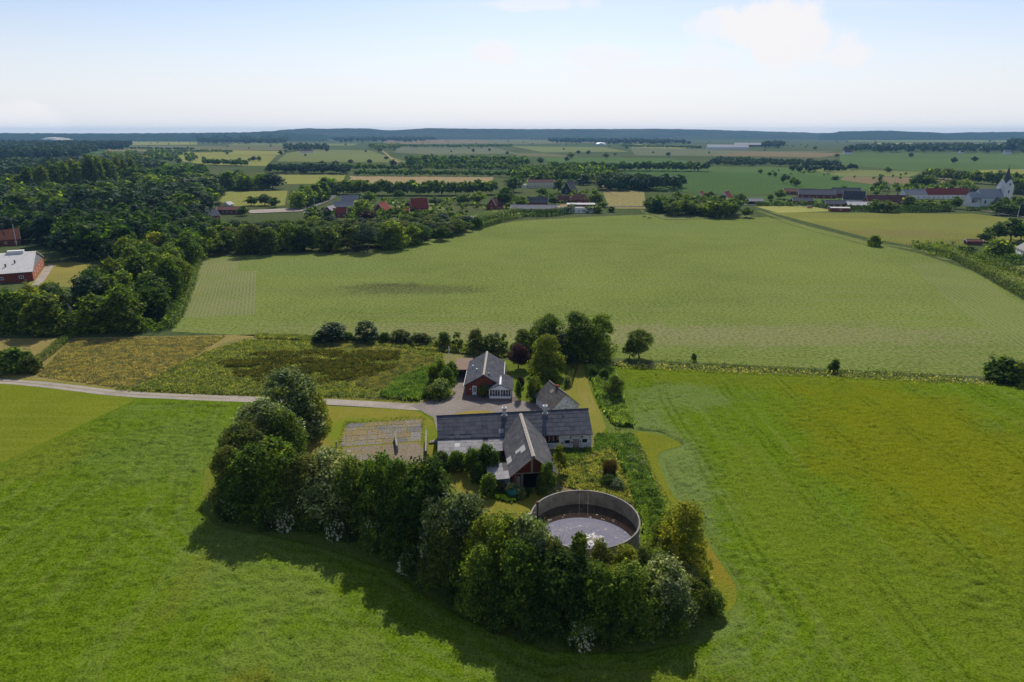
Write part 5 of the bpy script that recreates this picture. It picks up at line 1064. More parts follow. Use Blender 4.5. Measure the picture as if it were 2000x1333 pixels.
# roof deck and sheets
m = MB(); m.slab(lc(EL), lc(ER), lc(RR), lc(RL), .12); m.slab(lc(RL), lc(RR), lc(BRp), lc(BLp), .12); rf = m.build('roof', M['roofdark'], wing)
skip = {(2, 0), (4, 0), (5, 0)}
alt = {(11, 1): 'roofgrey', (11, 2): 'roofbarn', (12, 0): 'roofbarn', (20, 3): 'roofbarn', (3, 4): 'roofbarn', (24, 1): 'roofbarn', (8, 2): 'roofbarn', (12, 1): 'roofbarn'}
sheets(rf, lc(EL), lc(ER), lc(RR), lc(RL), 28, 6, 'roofdark', skip, alt)
m = MB(); a, b = lc(RL), lc(RR); m.tube(a + Vector((-.1, 0, .02)), b + Vector((.1, 0, .02)), .16, .16, 6); m.build('ridge_cap', M['roofbarn'], rf)
# walls
inn = .35
fl, fr = lc(EL) + nF * inn + dF * .25, lc(ER) + nF * inn - dF * .3; bl, br = lc(BLp) - nF * inn + dF * .25, lc(BRp) - nF * inn - dF * .3
def wallquad(a, b, z1a, z1b, th=.3):
    a, b = Vector((a.x, a.y, 0)), Vector((b.x, b.y, 0)); t = (b - a).normalized(); n = Vector((-t.y, t.x, 0)) * th
    return [a, b, b + n, a + n, a + Vector((0, 0, z1a)), b + Vector((0, 0, z1b)), b + n + Vector((0, 0, z1b)), a + n + Vector((0, 0, z1a))]
split = fl.lerp(fr, .72)
MB().hexa(wallquad(split, fr, 2.95, 2.95)).build('wall', M['oldwhite'], wing)
MB().hexa(wallquad(fl, split, 3.0, 2.95)).build('wall', M['darkbrick'], wing)
MB().hexa(wallquad(br, bl, 2.9, 2.9)).build('wall', M['oldwhite'], wing)
def gablewall(f, b, r, mat):
    f, b, r = map(Vector, (f, b, r)); t = (b - f); t.z = 0; t.normalize(); n = Vector((t.y, -t.x, 0)) * .15; m = MB()
    ptsg = [Vector((f.x, f.y, 0)), Vector((b.x, b.y, 0)), Vector((b.x, b.y, 2.9)), Vector((r.x, r.y, r.z - .22)), Vector((f.x, f.y, 2.9))]
    m.v = [tuple(q + n) for q in ptsg] + [tuple(q - n) for q in ptsg]; m.f = [(0, 1, 2, 3, 4), (9, 8, 7, 6, 5)] + [(i, i + 5, (i + 1) % 5 + 5, (i + 1) % 5) for i in range(5)]; m.build('gable_wall', M[mat], wing)
gablewall(fr, br, lc(RR) - dF * .3, 'oldwhite'); gablewall(fl, bl, lc(RL) + dF * .3, 'oldwhite')
MB().hexa(wallquad(fl + nF * 4.5 + Vector((.5, 0, 0)), fr + nF * 4.5 - Vector((.5, 0, 0)), 2.4, 2.4, .1)).build('inner_wall', M['inshade'], wing)
def onwall(m, s, w, z0, z1, d0=-.02, d1=.05):   # box on the front wall at distance s from the right corner
    c = Vector((fr.x, fr.y, 0)) - dF * s; a = c - dF * w / 2 - nF * d1; b = c + dF * w / 2 - nF * d1; n = nF * (d1 - d0)
    m.hexa([a + Vector((0, 0, z0)), b + Vector((0, 0, z0)), b + n + Vector((0, 0, z0)), a + n + Vector((0, 0, z0)), a + Vector((0, 0, z1)), b + Vector((0, 0, z1)), b + n + Vector((0, 0, z1)), a + n + Vector((0, 0, z1))]); return m
for (s, w, z0, z1) in ((1.25, .95, 1.25, 1.95), (4.7, .95, 1.15, 1.85), (2.15, .35, 1.35, 1.65), (3.75, .38, 1.2, 1.5), (5.7, .4, 1.1, 1.4), (1.75, .28, 2.25, 2.6), (4.05, .28, 2.2, 2.6)):
    f = onwall(MB(), s, w + .16, z0 - .08, z1 + .08, -.02, .035).build('window', M['oldwhite'], wing); onwall(MB(), s, w, z0, z1, -.01, .045).build('pane', M['inshade'], f)
d = onwall(MB(), 2.95, 1.0, .05, 2.05, -.02, .05).build('door', M['palewood'], wing)
for q in (-.49, .49): onwall(MB(), 2.95 + q, .07, .05, 2.1, -.02, .07).build('door_post', M['darkboard'], d)
# dark panel painted as bay shade, behind hanging red boards under the eave
onwall(MB(), 8.0, 3.2, 1.35, 2.9, -.02, .03).build('bay_shade', M['inshade'], wing)
for i in range(11):
    if i in (2, 7): continue
    onwall(MB(), 6.6 + i * .29, .2, 1.9 + random.uniform(-.2, .35), 2.88, .03, .07).build('board', M['redboard'] if i % 3 else M['palewood'], wing)
onwall(MB(), 9.0, 5.0, .9, 1.3, .0, .06).build('plinth', M['oldwhite'], wing)
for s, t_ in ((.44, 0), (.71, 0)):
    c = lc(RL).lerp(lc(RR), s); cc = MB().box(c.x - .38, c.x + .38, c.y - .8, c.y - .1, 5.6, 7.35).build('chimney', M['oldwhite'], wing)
    MB().box(c.x - .46, c.x + .46, c.y - .88, c.y - .02, 7.35, 7.5).build('chimney_cap', M['oldwhite'], cc); MB().box(c.x - .22, c.x + .22, c.y - .65, c.y - .25, 7.5, 7.515).build('flue_shade', M['inshade'], cc)  # flat dark plate on the cap paints the shade of the chimney mouth
    MB().box(c.x - .6, c.x + .6, c.y - 1.0, c.y + .0, 5.55, 6.0).build('flashing', M['roofgrey'], cc)
q = lc(RL).lerp(lc(RR), .82) ; MB().tube((q.x, q.y - 1.2, 5.2), (q.x, q.y - 1.2, 6.2), .05, .05, 6).tube((q.x, q.y - 1.2, 5.6), (q.x + .6, q.y - 1.2, 5.6), .05, .05, 6).build('vent_pipe', M['black'], rf)
# lean-to on the left of the barn (part of the wing)
LA, LB_ = G(854.5, 893, 1.95), G(985, 880, 2.1)
LC_, LD = lc(EL).lerp(lc(ER), .43) + Vector((0, .2, -.22)), lc(EL) + Vector((0, .2, -.22))
la, lb = lc(LA), lc(LB_)
m = MB(); m.slab(la, lb, LC_, LD, .1); lr = m.build('lean_to_roof', M['roofgrey'], wing)
sheets(lr, la, lb, LC_, LD, 12, 4, 'roofgrey', {(11, 0)}, {(3, 2): 'roofpale', (4, 2): 'roofgrey', (8, 3): 'roofbarn'})
MB().hexa(wallquad(la + Vector((.3, .3, 0)), lb + Vector((-.3, .3, 0)), 1.75, 1.9)).build('lean_to_wall', M['darkbrick'], wing)

# barn with red boarded gable --------------------------------------
RF, RB = G(1042.5, 893, 6.3), G(1018, 813, 6.3)   # front and back of the ridge
RF, RB = Vector(RF), Vector(RB)
ax = (RB - RF); ax.z = 0; Lb = ax.length; ax.normalize(); pr = Vector((ax.y, -ax.x, 0))      # pr points to the right
eR = G(1087, 919, 2.75); hw = (eR - RF).dot(pr)
barn = thing('barn', 'red boarded barn with steep dark roof, ridge pointing at the tank', 'barn', (RF.x, RF.y, 0), math.atan2(ax.y, ax.x) - R(90))
# local: y back along the ridge, x right
hwL = 4.1; hwR = hw; ez = 2.75; Lz = Lb + 1.0
slR = (6.3 - ez) / hwR
m = MB(); m.slab((0, 0, 6.3), (0, Lz, 6.3), (-hwL, Lz, ez), (-hwL, 0, ez), .12); m.slab((hwR, 0, ez), (hwR, Lz, ez), (0, Lz, 6.3), (0, 0, 6.3), .12); brf = m.build('roof', M['roofbarn'], barn)
altb = {(13, 2): 'skylight', (12, 2): 'skylight', (13, 1): 'skylight', (12, 1): 'skylight', (11, 0): 'skylight', (10, 0): 'skylight'}
sheets(brf, (-hwL, Lz, ez), (-hwL, 0, ez), (0, 0, 6.3), (0, Lz, 6.3), 17, 5, 'roofbarn', set(), {(11, 3): 'skylight', (11, 2): 'skylight', (11, 0): 'skylight', (12, 0): 'skylight', (12, 3): 'skylight'})
sheets(brf, (hwR, 0, ez), (hwR, Lz, ez), (0, Lz, 6.3), (0, 0, 6.3), 17, 5, 'roofbarn')
n_ = 14
for i in range(n_): MB().slab((-.34, Lz * i / n_ + .02, 6.32), (.0, Lz * i / n_ + .02, 6.56), (.0, Lz * (i + 1) / n_ - .02, 6.56), (-.34, Lz * (i + 1) / n_ - .02, 6.32), .03).slab((0, Lz * i / n_ + .02, 6.56), (.34, Lz * i / n_ + .02, 6.32), (.34, Lz * (i + 1) / n_ - .02, 6.32), (0, Lz * (i + 1) / n_ - .02, 6.56), .03).build('ridge_tile', M['fascia'], brf)
for s, h_ in ((-1, hwL), (1, hwR)):
    MB().hexa([(0, -.05, 6.12), (0, .03, 6.12), (s * h_, .03, ez - .2), (s * h_, -.05, ez - .2), (0, -.05, 6.36), (0, .03, 6.36), (s * h_, .03, ez + .05), (s * h_, -.05, ez + .05)][::1] if s > 0 else [(s * h_, -.05, ez - .2), (s * h_, .03, ez - .2), (0, .03, 6.12), (0, -.05, 6.12), (s * h_, -.05, ez + .05), (s * h_, .03, ez + .05), (0, .03, 6.36), (0, -.05, 6.36)]).build('bargeboard', M['palewood'], brf)
# gable boards: each board its own piece, doorway left open
gy = .45
zt = lambda x: 6.05 - (6.3 - ez) / (hwR if x > 0 else hwL) * abs(x)
bw = .36; xx = -hwL + .45; k = 0; cache = None
while xx < hwR - .45:
    xc = xx + bw / 2; t1 = min(zt(xx), zt(xx + bw)); b0 = .05
    if -1.9 < xc < 1.8: b0 = 3.1
    elif -3.3 < xc < -1.9: b0 = 2.4
    mt = 'palewood' if (-.4 < xc < -.1) else 'redboard'
    if b0 == 2.4 and random.random() < .45: b0 = 3.0
    if t1 > b0 + .2: MB().hexa([(xx + .01, gy, b0), (xx + bw - .01, gy, b0), (xx + bw - .01, gy + .06, b0), (xx + .01, gy + .06, b0), (xx + .01, gy, zt(xx + .01)), (xx + bw - .01, gy, zt(xx + bw - .01)), (xx + bw - .01, gy + .06, zt(xx + bw - .01)), (xx + .01, gy + .06, zt(xx + .01))]).build('board', M[mt], barn)
    xx += bw; k += 1
MB().box(-2.95, -2.3, gy - .02, gy + .03, .05, 2.5).build('door_leaf', M['palewood'], barn); MB().box(-3.45, -3.08, gy - .02, gy + .03, .05, 2.4).build('door_leaf', M['redboard'], barn)
for x in (-3.2, -2.12, -1.85, 1.85): MB().box(x - .07, x + .07, gy - .1, gy - .03, 0, 3.0).build('door_post', M['palewood'], barn)
MB().box(-3.3, 1.95, gy - .12, gy - .035, 2.98, 3.12).build('lintel', M['palewood'], barn)
MB().box(-hwL + .4, -hwL + .55, gy + .1, Lz - .3, 0, ez - .1).build('side_wall', M['redboard'], barn); MB().box(hwR - .55, hwR - .4, gy + .1, Lz - .3, 0, ez - .1).build('side_wall', M['redboard'], barn)
MB().box(-hwL + .6, hwR - .6, 9, 9.1, 0, 2.6).build('inner_partition', M['inshade'], barn); MB().box(-hwL + .6, hwR - .6, gy + .2, 9, .03, .06).build('floor', M['inshade'], barn)
# side shed with blue sheet wall
s0, s1 = 3.4 - 3.6, 5.0
SA, SB, SC, SD = (-hwL - 3.9, .55, 2.1), (-hwL - .1, .15, 2.35), (-hwL + .15, 5.4, 2.95), (-hwL - 4.0, 6.0, 2.75)
SA, SB, SC, SD = (-7.95, .3, 2.05), (-hwL + .02, -.05, 2.45), (-hwL + .02, 5.2, 2.85), (-7.9, 5.6, 2.45)
m = MB(); m.slab(SA, SB, SC, SD, .08); sr = m.build('side_roof', M['roofgrey'], barn); sheets(sr, SA, SB, SC, SD, 4, 4, 'roofgrey', (), {(3, 2): 'roofbarn', (3, 3): 'roofbarn'})
pw = 9
for i in range(pw):
    x0 = -7.7 + i * (3.6 / pw); MB().box(x0, x0 + 3.6 / pw - .015, .55, .6 + .015 * (i % 2), .05, 2.0 + i * .03).build('wall_sheet', M['blueboard'], barn)
MB().box(-7.75, -7.65, .6, 5.2, 0, 2.0).build('side_wall', M['blueboard'], barn)

# dwelling house ------------------------------------------------------
HA = G(944.5, 733, 5.2); HB = G(951, 690, 5.2)       # ridge front and back
hx = (HB - HA); hx.z = 0; Lh = 18.0; hx.normalize(); hs = Vector((hx.y, -hx.x, 0))
house = thing('farmhouse', 'red brick farmhouse with dark roof and white glazed conservatory', 'house', (HA.x, HA.y, 0), math.atan2(hx.y, hx.x) - R(90))
wl, wr, hz, rz_ = 4.75, 4.6, 2.55, 5.2
MB().prism([(0, 0)], 0, 0) if False else None
m = MB(); prof = [(-wl + .45, 0), (wr - .45, 0), (wr - .45, hz), (0, rz_ - .1), (-wl + .45, hz)]
m.v = [(x, .5, z) for x, z in prof] + [(x, Lh - .4, z) for x, z in prof]; m.f = [(0, 1, 2, 3, 4), (9, 8, 7, 6, 5)] + [(i, i + 5, (i + 1) % 5 + 5, (i + 1) % 5) for i in range(5)]; m.build('wall', M['brick'], house)
m = MB(); m.slab((0, 0, rz_), (0, Lh, rz_), (-wl, Lh, hz - .1), (-wl, 0, hz - .1), .12).slab((wr, 0, hz - .1), (wr, Lh, hz - .1), (0, Lh, rz_), (0, 0, rz_), .12); hrf = m.build('roof', M['roofhouse'], house)
sheets(hrf, (-wl, Lh, hz - .1), (-wl, 0, hz - .1), (0, 0, rz_), (0, Lh, rz_), 16, 6, 'roofhouse'); sheets(hrf, (wr, 0, hz - .1), (wr, Lh, hz - .1), (0, Lh, rz_), (0, 0, rz_), 16, 6, 'roofhouse')
for i in range(12): MB().slab((-.26, Lh * i / 12 + .01, rz_ + .06), (0, Lh * i / 12 + .01, rz_ + .2), (0, Lh * (i + 1) / 12 - .01, rz_ + .2), (-.26, Lh * (i + 1) / 12 - .01, rz_ + .06), .03).slab((0, Lh * i / 12 + .01, rz_ + .2), (.26, Lh * i / 12 + .01, rz_ + .06), (.26, Lh * (i + 1) / 12 - .01, rz_ + .06), (0, Lh * (i + 1) / 12 - .01, rz_ + .2), .03).build('ridge_tile', M['fascia'], hrf)
for s, w_ in ((-1, wl), (1, wr)):
    MB().tube((s * (w_ + .06), 0, hz - .18), (s * (w_ + .06), Lh, hz - .18), .08, .08, 6).build('gutter', M['paint'], hrf)
    P8 = [(0, -.06, rz_ - .2), (0, .0, rz_ - .2), (s * w_, .0, hz - .3), (s * w_, -.06, hz - .3), (0, -.06, rz_ + .04), (0, .0, rz_ + .04), (s * w_, .0, hz - .02), (s * w_, -.06, hz - .02)]
    MB().hexa(P8).build('bargeboard', M['darkboard'] if s < 0 else M['roofhouse'], hrf)
for (x, yv) in ((-2.0, 6.2), (-3.2, 10.6)): z = rz_ - abs(x) * (rz_ - hz) / wl; MB().tube((x, yv, z - .1), (x, yv, z + .5), .11, .11, 8).tube((x, yv, z + .5), (x, yv, z + .6), .18, .18, 8).build('roof_vent', M['paint'], hrf)
# front door and number plate
df = MB().box(-2.75, -1.75, .42, .5, 0, 2.3).build('door', M['paint'], house)
for x in (-2.5, -2.17): MB().box(x, x + .24, .405, .42, .75, 2.1).build('pane', M['glass'], df)
MB().box(-3.35, -3.13, .46, .5, 1.3, 1.6).build('letter_box', M['paint'], house)
MB().tube((-1.78 - .1, .38, 1.05), (-1.78 - .22, .38, 1.05), .02, .02, 6).build('handle', M['steel'], df)
for yv in (3, 6.5, 10, 13.5): window(house, -wl + .45, yv, .9, 1.5, 1.2, 'x', -1); window(house, wr - .45, yv + 1.5, .9, 1.5, 1.2, 'x', 1)
# conservatory wing
cx0, cx1, cy0, ce, cr = 1.45, 6.5, -1.9, 2.35, 3.6; cm = (cx0 + cx1) / 2
rx = [(cx0 - .5, cy0 - .35), (cx1 + .4, cy0 - .35)]
m = MB(); m.slab((cx0 - .5, 6.2, ce - .1), (cx0 - .5, cy0 - .35, ce - .1), (cm, cy0 - .35, cr), (cm, 6.2, cr), .1).slab((cm, 6.2, cr), (cm, cy0 - .35, cr), (cx1 + .4, cy0 - .35, ce - .1), (cx1 + .4, 6.2, ce - .1), .1)
crf = m.build('conservatory_roof', M['roofhouse'], house)
sheets(crf, (cx0 - .5, 6.2, ce - .1), (cx0 - .5, cy0 - .35, ce - .1), (cm, cy0 - .35, cr), (cm, 6.2, cr), 7, 3, 'roofhouse'); sheets(crf, (cx1 + .4, cy0 - .35, ce - .1), (cx1 + .4, 6.2, ce - .1), (cm, 6.2, cr), (cm, cy0 - .35, cr), 7, 3, 'roofhouse')
for i in range(6): yv = cy0 - .35 + i * 1.0; MB().slab((cm - .22, yv + .01, cr + .06), (cm, yv + .01, cr + .18), (cm, yv + .98, cr + .18), (cm - .22, yv + .98, cr + .06), .03).slab((cm, yv + .01, cr + .18), (cm + .22, yv + .01, cr + .06), (cm + .22, yv + .98, cr + .06), (cm, yv + .98, cr + .18), .03).build('ridge_tile', M['paint'] if i < 5 else M['fascia'], crf)
m = MB(); g1 = cy0 - .02; m.v = [(cx0, g1, ce), (cx1, g1, ce), (cm, g1, cr - .15), (cx0, g1 + .1, ce), (cx1, g1 + .1, ce), (cm, g1 + .1, cr - .15)]; m.f = [(0, 1, 2), (5, 4, 3), (0, 3, 4, 1), (1, 4, 5, 2), (2, 5, 3, 0)]; m.build('gable_panel', M['paint'], house)
MB().box(cx0, cx1, cy0, cy0 + .12, 0, .55).build('base_panel', M['paint'], house)
MB().box(cx0, cx1, cy0 - .03, cy0 + .15, ce - .14, ce + .02).build('header', M['paint'], house); MB().box(cx0 - .03, cx1 + .03, cy0 - .08, cy0 + .14, .55, .63).build('sill', M['paint'], house)
for i in range(9):
    x = cx0 + (cx1 - cx0) * i / 8; w_ = .09 if i % 4 == 0 or i in (0, 8) else .045
    MB().box(x - w_, x + w_, cy0 - .02, cy0 + .12, .63, ce - .14).build('post', M['paint'], house)
for i in range(8):
    x = cx0 + (cx1 - cx0) * (i + .5) / 8; MB().box(x - .26, x + .26, cy0 + .04, cy0 + .06, .64, ce - .15).build('pane', M['glass'], house)
    if i in (1, 4, 6): MB().box(x - .25, x + .25, cy0 - .015, cy0 + .1, 1.35, 1.41).build('glazing_bar', M['paint'], house)
for s, x in ((-1, cx0), (1, cx1)):
    MB().box(x - .06, x + .06, cy0 + .16, 5.9, 0, .55).build('base_panel', M['paint'], house)
    for i in range(5): y_ = cy0 + .2 + i * 1.45; MB().box(x - .06, x + .06, y_, y_ + .12, .55, ce - .1).build('post', M['paint'], house)
    MB().box(x - .02, x + .02, cy0 + .3, 5.8, .56, ce - .12).build('pane', M['glass'], house)
MB().box(1.0, 1.35, 1.8, 2.2, 2.4, 5.0).box(.95, 1.4, 1.75, 2.25, 5.0, 5.08).build('chimney', M['roofgrey'], house)
# carport left of the house
cpA = G(891, 717, 0); cport = thing('carport', 'flat-roofed carport with brown roof left of the farmhouse', 'carport', (-14.7, 163.2, 0), house.rotation_euler[2])
MB().box(0, 4.2, 0, 9.5, 2.3, 2.5).build('roof', plain('carport felt', (.20, .13, .085), .9, .3), cport); MB().box(-.05, 4.2, -.08, 0, 2.2, 2.55).build('fascia', M['darkboard'], cport)
for x in (.1, 3.9):
    for yv in (.15, 4.7, 9.2): MB().box(x - .07, x + .07, yv - .07, yv + .07, 0, 2.3).build('post', M['darkboard'], cport)
MB().box(0, .08, .3, 9.4, 0, 2.2).build('side_wall', M['darkboard'], cport); MB().box(.1, 4.1, 9.3, 9.4, 0, 2.2).build('back_wall', M['inshade'], cport)

# mossy outbuilding ---------------------------------------------------
OA, OB = G(1083.5, 743, 6.0), G(1112, 798, 5.4)
e1, e2 = G(1055, 782, 2.4), G(1125, 800, 2.4)
p0 = G(1057, 795)
ob = thing('outbuilding', 'small whitewashed outbuilding with mossy, partly torn roof', 'outbuilding', (10.2, 143.5, 0), R(112))
L2, W2, e_, r_2 = 8.4, 6.6, 2.3, 5.3
MB().prism([(-W2 / 2, 0), (W2 / 2, 0), (W2 / 2, e_), (0, r_2 - .1), (-W2 / 2, e_)], -L2 / 2, L2 / 2).build('wall', M['oldwhite'], ob)
X = L2 / 2 + .3; Y = W2 / 2 + .35; ee = e_ - .25
m = MB(); m.slab((-X, -Y, ee), (X, -Y, ee), (X, 0, r_2), (-X, 0, r_2), .1).slab((-X, 0, r_2), (X, 0, r_2), (X, Y, ee), (-X, Y, ee), .1); orf = m.build('roof', M['roofmoss'], ob)
sheets(orf, (-X, -Y, ee), (X, -Y, ee), (X, 0, r_2), (-X, 0, r_2), 8, 5, 'roofmoss', {(1, 4)}, {(4, 2): 'roofgrey'}); sheets(orf, (X, Y, ee), (-X, Y, ee), (-X, 0, r_2), (X, 0, r_2), 8, 5, 'roofmoss', {(5, 3)}, {(2, 1): 'roofbarn', (3, 3): 'palewood'})
MB().tube((-X, 0, r_2 + .05), (X, 0, r_2 + .05), .13, .13, 6).build('ridge_cap', M['palewood'], orf)
window(ob, -L2 / 2, 0, 1.0, .9, .9, 'x', -1); window(ob, 0, W2 / 2, 1.0, .9, .9, 'y', 1)
MB().box(-.35, .35, -.35, .35, r_2 - .6, r_2 + .5).build('chimney', M['brick'], ob)

# slurry tank ---------------------------------------------------------
tx, ty, TR, TH = 11.15, 92.0, 8.35, 3.6
tank = thing('slurry_tank', 'round open concrete slurry tank with dark liquid', 'tank', (tx, ty, 0))
NP = 36
for i in range(NP):
    a0, a1 = 2 * math.pi * (i + .012) / NP, 2 * math.pi * (i + .988) / NP; ri, ro = TR - .17, TR
    q = lambda r, a, z: (r * math.cos(a), r * math.sin(a), z)
    m = MB(); am = (a0 + a1) / 2; ks = [a0, am, a1]
    for j in range(2): m.hexa([q(ri, ks[j], 0), q(ro, ks[j], 0), q(ro, ks[j + 1], 0), q(ri, ks[j + 1], 0), q(ri, ks[j], TH), q(ro, ks[j], TH), q(ro, ks[j + 1], TH), q(ri, ks[j + 1], TH)])
    m.build('wall_panel', M['tankwall'], tank)
def ring(m, r0, r1, z0, z1, n=72):
    for i in range(n):
        a0, a1 = 2 * math.pi * i / n, 2 * math.pi * (i + 1) / n
        m.hexa([(r0 * math.cos(a0), r0 * math.sin(a0), z0), (r1 * math.cos(a0), r1 * math.sin(a0), z0), (r1 * math.cos(a1), r1 * math.sin(a1), z0), (r0 * math.cos(a1), r0 * math.sin(a1), z0),
                (r0 * math.cos(a0), r0 * math.sin(a0), z1), (r1 * math.cos(a0), r1 * math.sin(a0), z1), (r1 * math.cos(a1), r1 * math.sin(a1), z1), (r0 * math.cos(a1), r0 * math.sin(a1), z1)])
    return m
ring(MB(), TR - .2, TR + .03, TH, TH + .08).build('rim', M['concrete'], tank)
ring(MB(), TR + .003, TR + .04, 1.0, 1.1).build('band', M['steel'], tank); ring(MB(), TR + .003, TR + .04, 2.4, 2.5).build('band', M['steel'], tank)
wm, nt, b = principled('slurry surface', (.03, .018, .012), .07, 0, .5); b.inputs['IOR'].default_value = 2.6
pz = opos(nt)
sc1 = mapr(nt, noise(nt, pz, 1.0, 9, .74), .60, .635); ctrm = noise(nt, vmap(nt, pz, (1, 1, 1), 0, (3, 5, 0)), .13, 3)
ln = nt.nodes.new('ShaderNodeVectorMath'); ln.operation = 'DISTANCE'; nt.links.new(pz, ln.inputs[0]); ln.inputs[1].default_value = (1.0, -2.2, 0)
big = math_(nt, 'MULTIPLY', mapr(nt, math_(nt, 'ADD', ln.outputs['Value'], math_(nt, 'MULTIPLY', noise(nt, pz, .9, 8, .75), 7.)), 5.5, 4.9), .8)
ln2 = nt.nodes.new('ShaderNodeVectorMath'); ln2.operation = 'DISTANCE'; nt.links.new(pz, ln2.inputs[0]); ln2.inputs[1].default_value = (.0, -3.4, 0)
band = mapr(nt, math_(nt, 'ABSOLUTE', math_(nt, 'SUBTRACT', ln2.outputs['Value'], 5.6)), .9, .2)
specks = math_(nt, 'MULTIPLY', band, mapr(nt, noise(nt, pz, 7., 4, .7), .59, .64))
scum = math_(nt, 'MAXIMUM', math_(nt, 'MAXIMUM', specks, big), math_(nt, 'MULTIPLY', sc1, .8))
nt.links.new(mix(nt, scum, mix(nt, mapr(nt, noise(nt, pz, 5, 5, .7), .4, .7), (.020, .010, .007), (.040, .020, .012)), (.24, .215, .165)), b.inputs['Base Color'])
nt.links.new(mapr(nt, scum, 0, 1, .05, 1.), b.inputs['Roughness']); nt.links.new(mapr(nt, scum, 0, .6, 2.6, 1.2), b.inputs['IOR'])
m = MB(); n = 72; m.v = [((TR - .19) * math.cos(2 * math.pi * i / n), (TR - .19) * math.sin(2 * math.pi * i / n), 1.15) for i in range(n)]; m.f = [tuple(range(n))]; m.build('slurry', wm, tank)
a_ = R(151); MB().tube(((TR - .3) * math.cos(a_), (TR - .3) * math.sin(a_), 1.0), ((TR - .3) * math.cos(a_), (TR - .3) * math.sin(a_), 3.9), .1, .1, 8).box((TR - .2) * math.cos(a_) - .2, (TR - .2) * math.cos(a_) + .2, (TR - .2) * math.sin(a_) - .2, (TR - .2) * math.sin(a_) + .2, 3.75, 4.05).build('stirrer_post', M['rust'], tank)
a_ = R(176); MB().box(TR * math.cos(a_) - .35, TR * math.cos(a_) + .05, TR * math.sin(a_) - .2, TR * math.sin(a_) + .2, 2.9, 3.95).build('pump_housing', M['fascia'], tank)

# concrete pad of separate slabs ---------------------------------------
padm = ground_mat('pad slab', (.175, .158, .128), (.215, .150, .045), (.28, .255, .20), 2.2, .38, .12, .02, patches=[(*G(760, 838)[:2], 3, 2, (.14, .14, .15), .8), (*G(800, 852)[:2], 4, 2, (.20, .20, .21), .7)])
padm2 = ground_mat('pad slab lichened', (.20, .145, .055), (.17, .15, .11), (.27, .24, .15), 3.0, .5, .1, .03)
padm3 = ground_mat('pad slab grey', (.125, .122, .13), (.16, .14, .10), (.21, .2, .17), 3.0, .4, .1, .02)
pad = thing('concrete_pad', 'old lichened concrete pad of rectangular slabs in the lawn', 'pavement', (*G(745, 850)[:2], 0)); pc = Vector(pad.location)
del pad['category']; pad['kind'] = 'structure'
A_, B_, C_, D_ = G(662, 874), G(822, 862), G(826, 819), G(676, 828)
vr = [0, .21, .42, .66, .80, 1.0][:6]; cols = [[0, .17, .33, .52, .68, .84, 1], [0, .2, .45, .66, .86, 1], [0, .3, .62, .8, 1], [0, .18, .4, .55, .78, 1], [0, .25, .5, .75, 1]]
for j in range(5):
    for i in range(len(cols[j]) - 1):
        g = .006; u0, u1, v0, v1 = cols[j][i] + g, cols[j][i + 1] - g, vr[j] + .006, vr[j + 1] - .006
        f = lambda u, v: (A_.lerp(B_, u)).lerp(D_.lerp(C_, u), v) - pc
        q4 = [f(u0, v0), f(u1, v0), f(u1, v1), f(u0, v1)]; z = .05 + random.uniform(-.006, .006)
        MB().hexa([(*a[:2], -.05) for a in q4] + [(*a[:2], z + random.uniform(-.006, .006)) for a in q4]).build('slab', random.choice([padm, padm, padm, padm2, padm3]), pad)
sheet('concrete_apron', [(672, 880), (700, 874), (800, 866), (818, 868), (830, 900), (760, 915), (700, 905)], .050, ground_mat('apron', (.19, .165, .13), (.20, .145, .045), (.26, .22, .16), 3, .4, .1, .05), True)
for k_, (pa, pb, hgt_, wdt, mt, lab) in enumerate((((776, 884), (772, 858), 1.5, .35, 'concrete', 'short standing concrete wall on the pad edge'), ((832, 900), (833, 858), 2.0, .22, 'rust', 'long rusty sheet-pile wall right of the pad'))):
    a, b = G(*pa), G(*pb); w_ = thing('silo_wall', lab, 'wall', a, math.atan2(b.y - a.y, b.x - a.x)); L_ = (b - a).length; n = 3 if k_ == 0 else 9
    for i in range(n):
        MB().box(L_ * i / n + .01, L_ * (i + 1) / n - .01, -wdt / 2 - (.06 if k_ and i % 2 else 0), wdt / 2 - (.06 if k_ and i % 2 else 0), 0, hgt_ * (1 - .12 * i / n)).build('panel', M[mt], w_)
    MB().box(0, L_, -wdt / 2 - .08, wdt / 2 + .04, hgt_, hgt_ + .05).build('coping', M['concrete'], w_) if k_ else None
g = G(657, 874); pst = MB().box(-.15, .15, -.15, .15, 0, 1.3).build('gate_post', M['concrete'], None, g, .3); tag(pst, 'short grey post at the lower left corner of the concrete pad', 'post')
# broken concrete right of the wing
brk = thing('broken_paving', 'cracked concrete slabs on the ground right of the white stable end', 'pavement', (*G(1188, 862)[:2], 0)); del brk['category']; brk['kind'] = 'structure'; bc = Vector(brk.location)
for poly in ([(1160, 854), (1182, 850), (1186, 859), (1172, 866), (1161, 862)], [(1184, 850), (1206, 852), (1212, 858), (1190, 861)], [(1191, 862), (1213, 859), (1208, 869), (1180, 872), (1178, 866)], [(1160, 866), (1176, 869), (1172, 876), (1160, 874)]):
    P = [G(*q) - bc for q in poly]; n = len(P); m = MB(); m.v = [(p_.x, p_.y, -.05) for p_ in P] + [(p_.x, p_.y, .10 + random.uniform(-.02, .02)) for p_ in P]
    m.f = [tuple(range(n))[::-1], tuple(range(n, 2 * n))] + [(i, (i + 1) % n, (i + 1) % n + n, i + n) for i in range(n)]; m.build('slab', padm, brk)
ft = thing('plank_stack', 'weathered planks lying in front of the white stable end', 'planks', (*G(1130, 893)[:2], 0), R(4))
